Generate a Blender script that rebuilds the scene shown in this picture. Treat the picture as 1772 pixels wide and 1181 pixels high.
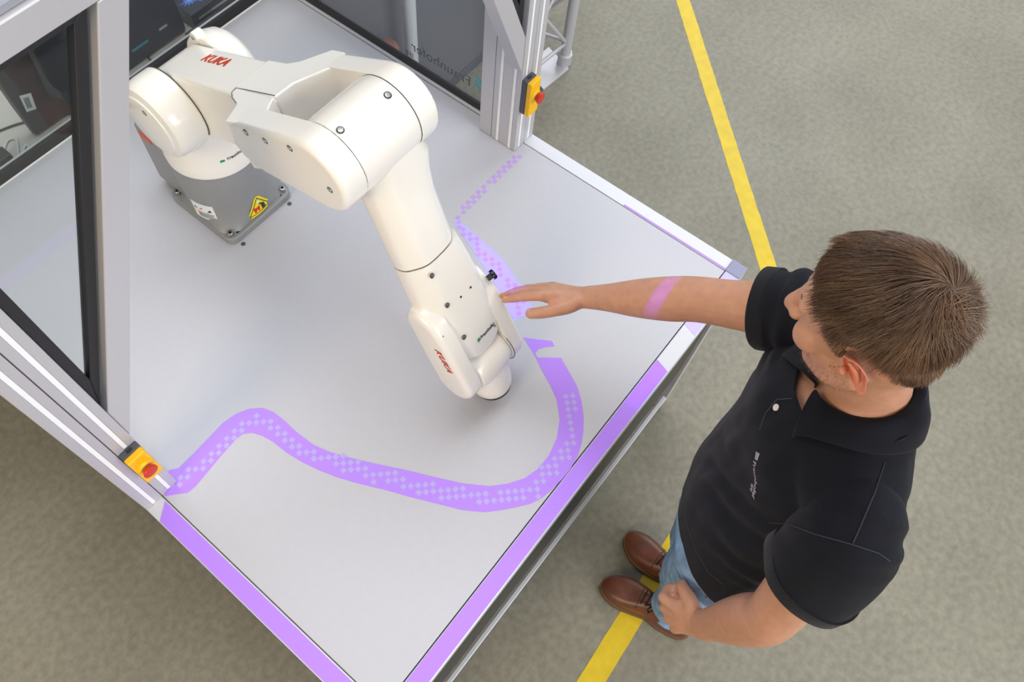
import bpy, bmesh, math, random
import numpy as np
from mathutils import Vector, Matrix, noise
from mathutils.bvhtree import BVHTree

for o in list(bpy.data.objects):
    bpy.data.objects.remove(o, do_unlink=True)
SC = bpy.context.scene
COL = SC.collection
random.seed(7); np.random.seed(7)
V = Vector

# ------------------------------------------------------------------ camera
CAM_POS = V((0.0297, -0.1388, 2.5321))
ROW_X = V((0.6366, -0.7711, 0.0146))      # image right
ROW_Y = V((-0.6696, -0.5620, -0.4856))    # image down
ROW_Z = V((0.3827, 0.2994, -0.8740))      # viewing direction
FPX, PPX, PPY = 1399.8, 803.1, 517.98
cd = bpy.data.cameras.new('camera'); cam = bpy.data.objects.new('camera', cd); COL.objects.link(cam)
z_ = (-ROW_Z).normalized(); x_ = ROW_X.normalized(); y_ = z_.cross(x_).normalized(); x_ = y_.cross(z_)
cam.matrix_world = Matrix(((x_.x, y_.x, z_.x, CAM_POS.x), (x_.y, y_.y, z_.y, CAM_POS.y), (x_.z, y_.z, z_.z, CAM_POS.z), (0, 0, 0, 1)))
cd.sensor_width = 36.0; cd.lens = FPX / 1772 * 36.0
cd.shift_x = (886 - PPX) / 1772; cd.shift_y = (PPY - 590.5) / 1772
cd.clip_start = 0.02; cd.clip_end = 100
SC.camera = cam

# ------------------------------------------------------------------ world, light, exposure
w = bpy.data.worlds.new('hall_daylight'); SC.world = w; w.use_nodes = True
bgn = w.node_tree.nodes['Background']
bgn.inputs['Color'].default_value = (0.98, 0.975, 0.96, 1); bgn.inputs['Strength'].default_value = 0.42

def area(name, loc, target, size, power, color=(1, 1, 1), size_y=None):
    d = bpy.data.lights.new(name, 'AREA'); d.energy = power; d.color = color
    d.shape = 'RECTANGLE'; d.size = size; d.size_y = size_y or size
    o = bpy.data.objects.new(name, d); COL.objects.link(o); o.location = loc
    o.rotation_euler = (V(target) - V(loc)).to_track_quat('-Z', 'Y').to_euler()
    return o
area('front_window_light', (0.7, -6.2, 4.3), (0.6, 0.4, 0.9), 6.0, 425, (0.97, 0.99, 1.0), 3.6)
area('right_window_light', (6.6, 1.2, 4.0), (0.6, 0.6, 0.9), 5.0, 215, (0.92, 0.97, 1.0), 3.0)
area('warm_fill', (-3.6, 0.2, 3.4), (0.2, 0.4, 0.6), 1.6, 92, (1.0, 0.76, 0.44), 1.6)  # warm fill added on the left; no lamp is seen there
area('overhead_fill', (1.6, 2.2, 6.0), (1.2, 1.0, 0.8), 3.5, 150, (0.94, 0.97, 1.0), 3.5)  # soft cool fill added overhead to lift upward faces
SC.view_settings.view_transform = 'Standard'
SC.view_settings.look = 'None'
SC.view_settings.gamma = 1.0
SC.view_settings.use_curve_mapping = False
SC.view_settings.exposure = 0.0

def ray(px, py):
    return ROW_X * ((px - PPX) / FPX) + ROW_Y * ((py - PPY) / FPX) + ROW_Z
def on_plane(px, py, n, c):
    d = ray(px, py); n = V(n); return CAM_POS + d * ((c - CAM_POS.dot(n)) / d.dot(n))
def at_z(px, py, z): return on_plane(px, py, (0, 0, 1), z)
def at_x(px, py, x): return on_plane(px, py, (1, 0, 0), x)
def at_y(px, py, y): return on_plane(px, py, (0, 1, 0), y)

# ------------------------------------------------------------------ materials
def s2l(c):
    return tuple(((v / 255) / 12.92 if v / 255 <= 0.04045 else ((v / 255 + 0.055) / 1.055) ** 2.4) for v in c)
def mat(name, rgb, rough=0.5, metal=0.0, noise_amt=0.0, noise_scale=40.0, bump=0.0, bump_scale=200.0, coat=0.0, spec=0.5, stretch=None, sheen=0.0, sss=0.0):
    m = bpy.data.materials.new(name); m.use_nodes = True; nt = m.node_tree; b = nt.nodes['Principled BSDF']
    c = s2l(rgb); b.inputs['Base Color'].default_value = (*c, 1)
    b.inputs['Roughness'].default_value = rough; b.inputs['Metallic'].default_value = metal
    b.inputs['Specular IOR Level'].default_value = spec
    if coat: b.inputs['Coat Weight'].default_value = coat; b.inputs['Coat Roughness'].default_value = 0.08
    if sheen: b.inputs['Sheen Weight'].default_value = sheen
    if sss:
        b.inputs['Subsurface Weight'].default_value = sss; b.inputs['Subsurface Radius'].default_value = (1.0, 0.35, 0.2); b.inputs['Subsurface Scale'].default_value = 0.006
    if noise_amt or bump:
        tc = nt.nodes.new('ShaderNodeTexCoord'); mp = nt.nodes.new('ShaderNodeMapping'); nt.links.new(tc.outputs['Object'], mp.inputs['Vector'])
        if stretch: mp.inputs['Scale'].default_value = stretch
    if noise_amt:
        n = nt.nodes.new('ShaderNodeTexNoise'); n.inputs['Scale'].default_value = noise_scale; n.inputs['Detail'].default_value = 6
        nt.links.new(mp.outputs['Vector'], n.inputs['Vector'])
        r = nt.nodes.new('ShaderNodeValToRGB'); r.color_ramp.elements[0].position = 0.3; r.color_ramp.elements[1].position = 0.7
        r.color_ramp.elements[0].color = (*[v * (1 - noise_amt) for v in c], 1); r.color_ramp.elements[1].color = (*[min(1, v * (1 + noise_amt)) for v in c], 1)
        nt.links.new(n.outputs['Fac'], r.inputs['Fac']); nt.links.new(r.outputs['Color'], b.inputs['Base Color'])
    if bump:
        n2 = nt.nodes.new('ShaderNodeTexNoise'); n2.inputs['Scale'].default_value = bump_scale; n2.inputs['Detail'].default_value = 4
        nt.links.new(mp.outputs['Vector'], n2.inputs['Vector'])
        bp = nt.nodes.new('ShaderNodeBump'); bp.inputs['Strength'].default_value = bump; bp.inputs['Distance'].default_value = 0.002
        nt.links.new(n2.outputs['Fac'], bp.inputs['Height']); nt.links.new(bp.outputs['Normal'], b.inputs['Normal'])
    return m

M = {}
M['table'] = mat('white_laminate', (189, 190, 200), 0.42, bump=0.04, bump_scale=900, noise_amt=0.012, noise_scale=60)
M['alu'] = mat('anodised_aluminium', (200, 199, 204), 0.40, metal=0.30, noise_amt=0.02, noise_scale=30, stretch=(60, 60, 1))
M['alu_flat'] = mat('satin_aluminium_rail', (214, 216, 224), 0.36, metal=0.25)
M['slot'] = mat('pale_slot_cover', (252, 252, 254), 0.25)
M['cap'] = mat('grey_plastic_cap', (140, 143, 172), 0.5)
M['black'] = mat('black_rubber', (36, 36, 39), 0.55)
M['gap'] = mat('dark_joint', (24, 24, 30), 0.8)
M['darkpanel'] = mat('dark_panel', (58, 59, 62), 0.5, metal=0.2)
M['white'] = mat('robot_white_paint', (245, 242, 236), 0.26, coat=0.5, noise_amt=0.006, noise_scale=15)
M['seam'] = mat('seam_dark', (60, 58, 52), 0.7)
M['grey'] = mat('robot_grey_cast', (146, 147, 149), 0.42, metal=0.15, bump=0.05, bump_scale=700, noise_amt=0.02)
M['steel'] = mat('zinc_steel', (176, 180, 180), 0.25, metal=0.9)
M['chrome'] = mat('dark_chrome', (60, 60, 62), 0.15, metal=0.9)
M['orange'] = mat('orange_red_print', (200, 62, 22), 0.5)
M['orange2'] = mat('orange_label', (226, 84, 30), 0.5)
M['green'] = mat('green_print', (0, 150, 108), 0.5)
M['teal'] = mat('teal_print', (60, 165, 180), 0.5)
M['ink'] = mat('dark_print', (40, 46, 48), 0.5)
M['paper'] = mat('label_white', (232, 234, 236), 0.5)
M['warn'] = mat('warning_yellow', (246, 226, 20), 0.45)
M['redink'] = mat('red_print', (214, 40, 28), 0.5)
M['blueink'] = mat('blue_print', (60, 105, 160), 0.5)
M['yellow'] = mat('safety_yellow', (252, 192, 8), 0.38)
M['red'] = mat('button_red', (206, 50, 34), 0.4)
M['estopbase'] = mat('estop_grey', (78, 80, 90), 0.5)
M['tape'] = mat('yellow_floor_tape', (214, 184, 24), 0.5, noise_amt=0.08, noise_scale=25, bump=0.1, bump_scale=80)
M['light_film'] = mat('painted_light_purple', (180, 131, 252), 0.42)  # projected violet light, put into the colour of the table bands
M['light_film2'] = mat('painted_light_lavender', (190, 184, 255), 0.42)
M['sq1'] = mat('painted_light_pale_square', (180, 164, 236), 0.42)  # squares of the projected pattern, painted as colour too
M['sq2'] = mat('painted_light_pink_square', (196, 156, 242), 0.42)
M['navy'] = mat('navy_pique', (15, 17, 27), 0.85, noise_amt=0.12, noise_scale=500, bump=0.25, bump_scale=1100, sheen=0.05, spec=0.2)
M['navyrib'] = mat('navy_rib', (20, 21, 28), 0.85, bump=0.4, bump_scale=700, sheen=0.1, spec=0.2, stretch=(1, 1, .1))
M['thread'] = mat('grey_thread', (172, 166, 186), 0.7)
M['seamthread'] = mat('navy_seam_thread', (46, 49, 60), 0.8)
M['button'] = mat('shirt_button', (206, 204, 200), 0.3)
M['denim'] = mat('blue_denim', (132, 164, 204), 0.85, noise_amt=0.28, noise_scale=45, bump=0.35, bump_scale=900, spec=0.2, stretch=(1, 1, .35))
M['denimseam'] = mat('denim_stitch', (196, 186, 160), 0.8)
M['shoe'] = mat('brown_leather', (104, 60, 44), 0.36, noise_amt=0.28, noise_scale=18, bump=0.12, bump_scale=250)
M['sole'] = mat('dark_sole', (62, 44, 34), 0.6)
M['welt'] = mat('welt_stitch', (120, 84, 58), 0.6)
M['lace'] = mat('dark_lace', (28, 26, 28), 0.7)
M['hair'] = None
M['pcblack'] = mat('black_plastic', (52, 51, 54), 0.45)
M['pcblack2'] = mat('blueblack_plastic', (44, 46, 60), 0.4)
M['desk'] = mat('desk_top', (206, 202, 196), 0.5)
M['darkwall'] = mat('dark_grey_partition', (98, 98, 106), 0.7)
M['blueflare'] = mat('blue_flare_print', (70, 110, 200), 0.5, noise_amt=0.6, noise_scale=30)
M['paleflare'] = mat('pale_blue_print', (130, 160, 225), 0.5)
M['overlay'] = mat('overlay_grey', (150, 153, 164), 0.5)
M['whitecable'] = mat('white_cable', (220, 220, 222), 0.4)
M['terracotta'] = mat('terracotta_leather', (150, 92, 80), 0.6)
M['eyew'] = mat('eye_white', (225, 220, 215), 0.2)
M['iris'] = mat('eye_iris', (70, 80, 84), 0.2)
M['brow'] = mat('brow_hair', (110, 82, 62), 0.8)

def floor_mat():
    m = bpy.data.materials.new('ground_concrete'); m.use_nodes = True; nt = m.node_tree; b = nt.nodes['Principled BSDF']
    tc = nt.nodes.new('ShaderNodeTexCoord')
    def nz(scale, detail, sc=(1, 1, 1), rot=0):
        mp = nt.nodes.new('ShaderNodeMapping'); mp.inputs['Scale'].default_value = sc; mp.inputs['Rotation'].default_value = (0, 0, rot)
        nt.links.new(tc.outputs['Object'], mp.inputs['Vector'])
        n = nt.nodes.new('ShaderNodeTexNoise'); n.inputs['Scale'].default_value = scale; n.inputs['Detail'].default_value = detail
        nt.links.new(mp.outputs['Vector'], n.inputs['Vector']); return n
    a = nz(2.2, 6); c = nz(46, 10, (1, 1, 1)); s = nz(14, 9, (1, 6, 1), 0.6)
    r = nt.nodes.new('ShaderNodeValToRGB'); e = r.color_ramp.elements
    e[0].position = 0.3; e[0].color = (*s2l((125, 121, 107)), 1); e[1].position = 0.72; e[1].color = (*s2l((141, 137, 123)), 1)
    nt.links.new(a.outputs['Fac'], r.inputs['Fac'])
    r2 = nt.nodes.new('ShaderNodeValToRGB'); e = r2.color_ramp.elements
    e[0].position = 0.3; e[0].color = (0.80, 0.80, 0.79, 1); e[1].position = 0.7; e[1].color = (1.10, 1.10, 1.10, 1)
    nt.links.new(c.outputs['Fac'], r2.inputs['Fac'])
    mx = nt.nodes.new('ShaderNodeMix'); mx.data_type = 'RGBA'; mx.blend_type = 'MULTIPLY'; mx.inputs[0].default_value = 1
    nt.links.new(r.outputs['Color'], mx.inputs[6]); nt.links.new(r2.outputs['Color'], mx.inputs[7])
    r3 = nt.nodes.new('ShaderNodeValToRGB'); e = r3.color_ramp.elements
    e[0].position = 0.30; e[0].color = (0.62, 0.61, 0.58, 1); e[1].position = 0.38; e[1].color = (1, 1, 1, 1)
    nt.links.new(s.outputs['Fac'], r3.inputs['Fac'])
    mx2 = nt.nodes.new('ShaderNodeMix'); mx2.data_type = 'RGBA'; mx2.blend_type = 'MULTIPLY'; mx2.inputs[0].default_value = 0.28
    nt.links.new(mx.outputs[2], mx2.inputs[6]); nt.links.new(r3.outputs['Color'], mx2.inputs[7])
    nt.links.new(mx2.outputs[2], b.inputs['Base Color'])
    b.inputs['Roughness'].default_value = 0.55
    bp = nt.nodes.new('ShaderNodeBump'); bp.inputs['Strength'].default_value = 0.25; bp.inputs['Distance'].default_value = 0.002
    nt.links.new(c.outputs['Fac'], bp.inputs['Height']); nt.links.new(bp.outputs['Normal'], b.inputs['Normal'])
    return m
M['floor'] = floor_mat()

def skin_mat():
    m = mat('skin', (192, 142, 117), 0.48, noise_amt=0.07, noise_scale=60, bump=0.12, bump_scale=350, sss=0.12, spec=0.4)
    return m
M['skin'] = skin_mat()
M['nail'] = mat('finger_nail', (222, 170, 150), 0.3)

def hair_mat():
    m = bpy.data.materials.new('brown_hair'); m.use_nodes = True; nt = m.node_tree; b = nt.nodes['Principled BSDF']
    at = nt.nodes.new('ShaderNodeAttribute'); at.attribute_name = 'tone'
    r = nt.nodes.new('ShaderNodeValToRGB'); e = r.color_ramp.elements
    e[0].color = (*s2l((62, 46, 38)), 1); e[1].color = (*s2l((168, 134, 106)), 1)
    e2 = r.color_ramp.elements.new(0.5); e2.color = (*s2l((112, 86, 67)), 1)
    nt.links.new(at.outputs['Fac'], r.inputs['Fac']); nt.links.new(r.outputs['Color'], b.inputs['Base Color'])
    b.inputs['Roughness'].default_value = 0.42; b.inputs['Specular IOR Level'].default_value = 0.5
    return m
M['hair'] = hair_mat()
M['scalp'] = mat('hair_undercoat', (78, 60, 48), 0.8, noise_amt=0.2, noise_scale=90)

def glass_mat(name, tint):
    m = bpy.data.materials.new(name); m.use_nodes = True; nt = m.node_tree
    for n in list(nt.nodes): nt.nodes.remove(n)
    out = nt.nodes.new('ShaderNodeOutputMaterial'); t = nt.nodes.new('ShaderNodeBsdfTransparent'); t.inputs['Color'].default_value = (*tint, 1)
    g = nt.nodes.new('ShaderNodeBsdfGlossy'); g.inputs['Roughness'].default_value = 0.02
    lw = nt.nodes.new('ShaderNodeLayerWeight'); lw.inputs['Blend'].default_value = 0.5
    pw = nt.nodes.new('ShaderNodeMath'); pw.operation = 'POWER'; pw.inputs[1].default_value = 4.0
    f = nt.nodes.new('ShaderNodeMath'); f.operation = 'MULTIPLY_ADD'; f.inputs[1].default_value = 0.9; f.inputs[2].default_value = 0.035
    nt.links.new(lw.outputs['Facing'], pw.inputs[0]); nt.links.new(pw.outputs[0], f.inputs[0])
    mx = nt.nodes.new('ShaderNodeMixShader')
    nt.links.new(f.outputs[0], mx.inputs['Fac']); nt.links.new(t.outputs[0], mx.inputs[1]); nt.links.new(g.outputs[0], mx.inputs[2]); nt.links.new(mx.outputs[0], out.inputs['Surface'])
    return m
M['glass'] = glass_mat('clear_pane', (0.93, 0.95, 0.95))

# ------------------------------------------------------------------ mesh helpers
def link_mesh(name, me, m, parent=None, smooth=None):
    o = bpy.data.objects.new(name, me); COL.objects.link(o)
    if m is not None:
        me.materials.clear(); me.materials.append(m)
    if parent is not None:
        o.parent = parent
        o.matrix_parent_inverse = Matrix.Identity(4)
        if parent.type == 'EMPTY' or True:
            # geometry is authored in world space: shift into the parent's space
            off = world_loc(parent)
            me.transform(Matrix.Translation(-off))
    if smooth is not None:
        for p in me.polygons: p.use_smooth = True
        me.set_sharp_from_angle(angle=math.radians(smooth))
    return o
def world_loc(o):
    l = V((0, 0, 0))
    while o is not None:
        l += o.location; o = o.parent
    return l
def bm_obj(name, bm, m, parent=None, smooth=None):
    bmesh.ops.recalc_face_normals(bm, faces=bm.faces[:])
    me = bpy.data.meshes.new(name); bm.to_mesh(me); bm.free()
    return link_mesh(name, me, m, parent, smooth)
def thing(name, label, cat, loc, group=None):
    o = bpy.data.objects.new(name, None); COL.objects.link(o); o.location = loc; o.empty_display_size = 0.05
    return tag(o, label, cat, group)
def tag(o, label, cat, group=None):
    o['label'] = label; o['category'] = cat
    if group: o['group'] = group
    return o
def bevel(o, width, seg=3, angle=35):
    b = o.modifiers.new('bevel', 'BEVEL'); b.width = width; b.segments = seg; b.limit_method = 'ANGLE'; b.angle_limit = math.radians(angle)
    b.harden_normals = True
    for p in o.data.polygons: p.use_smooth = True
    return o
def add_box(bm, x0, x1, y0, y1, z0, z1):
    vs = [bm.verts.new(c) for c in ((x0, y0, z0), (x1, y0, z0), (x1, y1, z0), (x0, y1, z0), (x0, y0, z1), (x1, y0, z1), (x1, y1, z1), (x0, y1, z1))]
    for f in ((0, 3, 2, 1), (4, 5, 6, 7), (0, 1, 5, 4), (1, 2, 6, 5), (2, 3, 7, 6), (3, 0, 4, 7)): bm.faces.new([vs[i] for i in f])
def box(name, x0, x1, y0, y1, z0, z1, m, parent=None, bev=0.0, seg=2):
    bm = bmesh.new(); add_box(bm, x0, x1, y0, y1, z0, z1); o = bm_obj(name, bm, m, parent)
    if bev: bevel(o, bev, seg)
    return o
def add_prism(bm, pts, vec):
    """closed 3D polygon extruded by vec"""
    a = [bm.verts.new(p) for p in pts]; b = [bm.verts.new(V(p) + V(vec)) for p in pts]
    bm.faces.new(a); bm.faces.new(b[::-1])
    n = len(a)
    for i in range(n): bm.faces.new((a[i], a[(i + 1) % n], b[(i + 1) % n], b[i]))
def prism(name, pts, vec, m, parent=None, bev=0.0, seg=3, angle=35):
    bm = bmesh.new(); add_prism(bm, pts, vec); o = bm_obj(name, bm, m, parent)
    if bev: bevel(o, bev, seg, angle)
    return o
def frame_of(d):
    d = V(d).normalized(); a = V((0, 0, 1)) if abs(d.z) < 0.9 else V((1, 0, 0))
    u = d.cross(a).normalized(); return u, d.cross(u).normalized()
def add_tube(bm, pts, rad, n=10, caps=True):
    pts = [V(p) for p in pts]; k = len(pts)
    rr = rad if isinstance(rad, (list, tuple)) else [rad] * k
    rings = []; pu = None
    for i, p in enumerate(pts):
        d = (pts[min(i + 1, k - 1)] - pts[max(i - 1, 0)])
        if pu is None: u, v = frame_of(d)
        else:
            dn = d.normalized(); u = (pu - dn * pu.dot(dn)).normalized(); v = dn.cross(u)
        pu = u
        rings.append([bm.verts.new(p + (u * math.cos(2 * math.pi * j / n) + v * math.sin(2 * math.pi * j / n)) * rr[i]) for j in range(n)])
    for a, b in zip(rings, rings[1:]):
        for j in range(n): bm.faces.new((a[j], a[(j + 1) % n], b[(j + 1) % n], b[j]))
    if caps:
        bm.faces.new(rings[0][::-1]); bm.faces.new(rings[-1])
    return rings
def tube(name, pts, rad, m, parent=None, n=10, smooth=40):
    bm = bmesh.new(); add_tube(bm, pts, rad, n); return bm_obj(name, bm, m, parent, smooth)
def add_cyl(bm, c, axis, prof, n=32):
    """lathe: prof = [(dist along axis, radius)...] closed with caps"""
    c = V(c); d = V(axis).normalized(); u, v = frame_of(d); rings = []
    for h, r in prof:
        rings.append([bm.verts.new(c + d * h + (u * math.cos(2 * math.pi * j / n) + v * math.sin(2 * math.pi * j / n)) * max(r, 1e-5)) for j in range(n)])
    for a, b in zip(rings, rings[1:]):
        for j in range(n): bm.faces.new((a[j], a[(j + 1) % n], b[(j + 1) % n], b[j]))
    bm.faces.new(rings[0][::-1]); bm.faces.new(rings[-1])
def prism_outer(name, pts, vec, m, parent, bev, seg=5, inner=0.0006):
    """extruded outline whose far end is rounded over; the near end stays crisp"""
    bm = bmesh.new(); add_prism(bm, pts, vec); n = len(pts); bm.verts.ensure_lookup_table(); bm.edges.ensure_lookup_table()
    far_v = set(bm.verts[n:]); near_v = set(bm.verts[:n])
    # prism vertices are appended a-ring then b-ring
    ed = [e for e in bm.edges if e.verts[0] in far_v and e.verts[1] in far_v]
    bmesh.ops.recalc_face_normals(bm, faces=bm.faces[:])
    bmesh.ops.bevel(bm, geom=ed, offset=bev, segments=seg, profile=0.5, affect='EDGES', clamp_overlap=True)
    return bm_obj(name, bm, m, parent, 42)
def lathe(name, c, axis, prof, m, parent=None, n=32, smooth=35, bev=0):
    bm = bmesh.new(); add_cyl(bm, c, axis, prof, n); o = bm_obj(name, bm, m, parent, smooth)
    if bev: bevel(o, bev, 3)
    return o
def add_loft(bm, rings, caps=True):
    R_ = [[bm.verts.new(p) for p in r] for r in rings]; n = len(R_[0])
    for a, b in zip(R_, R_[1:]):
        for j in range(n): bm.faces.new((a[j], a[(j + 1) % n], b[(j + 1) % n], b[j]))
    if caps: bm.faces.new(R_[0][::-1]); bm.faces.new(R_[-1])
def text_mesh(s, size, shear=0.0, offset=0.0, ext=0.0003, align='LEFT', spacing=1.0, sx=1.0):
    c = bpy.data.curves.new('txt', 'FONT'); c.body = s; c.size = size; c.shear = shear; c.offset = offset; c.extrude = ext
    c.align_x = align; c.space_character = spacing; c.resolution_u = 3
    o = bpy.data.objects.new('txt', c); COL.objects.link(o)
    dg = bpy.context.evaluated_depsgraph_get(); me = bpy.data.meshes.new_from_object(o.evaluated_get(dg))
    bpy.data.objects.remove(o, do_unlink=True); bpy.data.curves.remove(c)
    if sx != 1: me.transform(Matrix.Diagonal((sx, 1, 1, 1)))
    return me
def basis(origin, ex, ey):
    ex = V(ex).normalized(); ez = ex.cross(V(ey)).normalized(); ey = ez.cross(ex); o = V(origin)
    return Matrix(((ex.x, ey.x, ez.x, o.x), (ex.y, ey.y, ez.y, o.y), (ex.z, ey.z, ez.z, o.z), (0, 0, 0, 1)))
def text_obj(name, s, size, origin, ex, ey, m, parent=None, **k):
    me = text_mesh(s, size, **k); me.transform(basis(origin, ex, ey)); return link_mesh(name, me, m, parent)
def text_cyl(name, s, size, c, radius, ang0, z, m, parent, flip=1, tilt=0.0, **k):
    """text wrapped round a vertical cylinder"""
    me = text_mesh(s, size, **k)
    for v in me.vertices:
        a = ang0 + flip * v.co.x / radius; r = radius + v.co.z - v.co.y * tilt
        v.co = V((c[0] + math.cos(a) * r, c[1] + math.sin(a) * r, z + v.co.y))
    return link_mesh(name, me, m, parent)
def flat(name, pts, m, parent=None, thick=0.0003):
    """thin flat layer on a horizontal surface"""
    from mathutils.geometry import tessellate_polygon
    bm = bmesh.new(); n = len(pts)
    lo = [bm.verts.new(p) for p in pts]; up = [bm.verts.new((p[0], p[1], p[2] + thick)) for p in pts]
    for t in tessellate_polygon([[V((p[0], p[1], 0)) for p in pts]]):
        if len(set(t)) == 3:
            bm.faces.new([up[i] for i in t]); bm.faces.new([lo[i] for i in reversed(t)])
    for i in range(n): bm.faces.new((lo[i], lo[(i + 1) % n], up[(i + 1) % n], up[i]))
    return bm_obj(name, bm, m, parent)

TZ = 0.85; W = 1.2364; U = 0.04; YP = 0.62; YB = 1.547

# ================================================================== FLOOR
bm = bmesh.new(); add_box(bm, -5, 8, -5, 8, -0.05, 0.0); fl = bm_obj('floor', bm, M['floor']); fl['kind'] = 'structure'

def strip(name, a, b, width, label):
    a = V(a); b = V(b); d = (b - a).normalized(); n = V((-d.y, d.x, 0)); bm = bmesh.new(); L = (b - a).length; k = max(2, int(L / 0.03))
    lo = []; up = []
    for i in range(k + 1):
        p = a + d * (L * i / k)
        lo.append(p - n * (width / 2 + random.uniform(-.0012, .0012))); up.append(p + n * (width / 2 + random.uniform(-.0012, .0012)))
    lv = [[bm.verts.new((p.x, p.y, z)) for p in lo] for z in (0.0, 0.0006)]; uv = [[bm.verts.new((p.x, p.y, z)) for p in up] for z in (0.0, 0.0006)]
    for i in range(k):
        bm.faces.new((lv[1][i], lv[1][i + 1], uv[1][i + 1], uv[1][i])); bm.faces.new((lv[0][i], uv[0][i], uv[0][i + 1], lv[0][i + 1]))
        bm.faces.new((lv[0][i], lv[0][i + 1], lv[1][i + 1], lv[1][i])); bm.faces.new((uv[0][i], uv[1][i], uv[1][i + 1], uv[0][i + 1]))
    bm.faces.new((lv[0][0], lv[1][0], uv[1][0], uv[0][0])); bm.faces.new((lv[0][k], uv[0][k], uv[1][k], lv[1][k]))
    o = bm_obj(name, bm, M['tape']); tag(o, label, 'floor tape'); return o
pA = (at_z(1169, 0, 0) + at_z(1194, 0, 0)) / 2; pB = (at_z(1325, 490, 0) + at_z(1350, 487, 0)) / 2
dAB = (pB - pA).normalized()
pC = (at_z(1000, 1181, 0) + at_z(1045, 1181, 0)) / 2; pD = (at_z(1172, 925, 0) + at_z(1180, 940, 0)) / 2
dCD = (pD - pC).normalized()
# corner where the two strips meet, hidden behind the person
den = dAB.x * dCD.y - dAB.y * dCD.x; tt = ((pC.x - pB.x) * dCD.y - (pC.y - pB.y) * dCD.x) / den
corner = pB + dAB * tt
strip('floor_tape', pA - dAB * 1.2, corner, 0.063, 'yellow tape stripe running across the concrete floor beyond the table, past the truss stand')
strip('floor_tape', corner - dCD * 0.03, pC - dCD * 1.0, 0.066, 'yellow tape stripe on the concrete floor passing under both brown shoes')

# ================================================================== TABLE
table = thing('work_table', 'white topped work table with aluminium edge rails carrying the white robot', 'table', (W / 2, 0.75, 0))
box('tabletop', 0.001, W - 0.001, 0.001, YB + 0.02, TZ - 0.028, TZ, M['table'], table, 0.0008)
box('edge_rail', -U, W + U, -U, -0.0012, TZ - 0.04, TZ + 0.0005, M['alu_flat'], table, 0.002)
box('edge_rail', -U, -0.0012, 0.0, YB + 0.06, TZ - 0.04, TZ + 0.0005, M['alu_flat'], table, 0.002)
box('edge_rail', W + 0.0012, W + U, 0.0, YB + 0.06, TZ - 0.04, TZ + 0.0005, M['alu_flat'], table, 0.002)
box('edge_rail', 0.0, W, YB + 0.022, YB + 0.06, TZ - 0.04, TZ + 0.0005, M['alu_flat'], table, 0.002)
o = box('corner_cap', W + 0.0006, W + U, -U, 0.0, TZ + 0.0006, TZ + 0.0035, M['cap'], table, 0.0012); o['label'] = 'grey blue square plastic end cap'
for x in (-U, W):
    for y in (-U, YB + 0.02):
        box('leg', x, x + U, y, y + U, 0.0, TZ - 0.0405, M['alu'], table, 0.002)
o = box('front_panel', 0.005, W - 0.005, -0.030, -0.022, 0.29, TZ - 0.041, M['darkpanel'], table); o['label'] = 'dark front panel'
box('side_panel', -0.03, -0.02, 0.01, YB, 0.305, TZ - 0.041, M['alu_flat'], table)
box('side_panel', W + 0.02, W + 0.03, 0.01, YB, 0.305, TZ - 0.041, M['alu_flat'], table)
box('back_panel', 0.005, W - 0.005, YB + 0.03, YB + 0.04, 0.305, TZ - 0.041, M['darkpanel'], table)
o = box('lower_rail', 0.002, 1.135, -0.048, -0.036, 0.285, 0.300, M['alu_flat'], table, 0.002); o['label'] = 'bright aluminium lower rail'
box('lower_rail', 0.0, W, YB + 0.022, YB + 0.06, 0.26, 0.304, M['alu_flat'], table, 0.002)

# ---- projected purple light, painted as thin coloured bands lying on the table
def light_film_pts(px, z=TZ + 0.0002): return [tuple(at_z(x, y, z)) for x, y in px]
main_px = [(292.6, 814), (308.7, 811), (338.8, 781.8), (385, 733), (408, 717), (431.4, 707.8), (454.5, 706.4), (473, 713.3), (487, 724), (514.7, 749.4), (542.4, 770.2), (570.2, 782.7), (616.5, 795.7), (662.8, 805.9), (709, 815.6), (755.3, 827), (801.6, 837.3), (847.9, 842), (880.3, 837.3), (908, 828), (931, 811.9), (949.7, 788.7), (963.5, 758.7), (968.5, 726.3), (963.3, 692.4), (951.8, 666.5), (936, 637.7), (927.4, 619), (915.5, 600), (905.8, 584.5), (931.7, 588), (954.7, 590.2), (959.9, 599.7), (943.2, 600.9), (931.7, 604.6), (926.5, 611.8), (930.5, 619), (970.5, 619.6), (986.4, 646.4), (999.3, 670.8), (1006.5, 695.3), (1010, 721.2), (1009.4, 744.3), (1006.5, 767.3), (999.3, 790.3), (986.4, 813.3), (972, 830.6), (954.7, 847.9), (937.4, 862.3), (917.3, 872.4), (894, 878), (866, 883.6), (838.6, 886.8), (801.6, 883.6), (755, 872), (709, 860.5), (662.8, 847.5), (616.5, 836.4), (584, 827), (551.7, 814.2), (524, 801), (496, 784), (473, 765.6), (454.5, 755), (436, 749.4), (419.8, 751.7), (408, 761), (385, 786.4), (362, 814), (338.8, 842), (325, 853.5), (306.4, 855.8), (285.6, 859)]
band = thing('painted_light_path', 'projected light painted as a wide purple checkered path curving across the white tabletop below the robot', 'light band', at_z(700, 840, TZ))
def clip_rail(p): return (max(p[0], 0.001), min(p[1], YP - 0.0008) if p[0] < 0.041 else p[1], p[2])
flat('band', [clip_rail(p) for p in light_film_pts(main_px)], M['light_film'], band)  # the hand's shadow is cut into this outline as a notch
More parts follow.
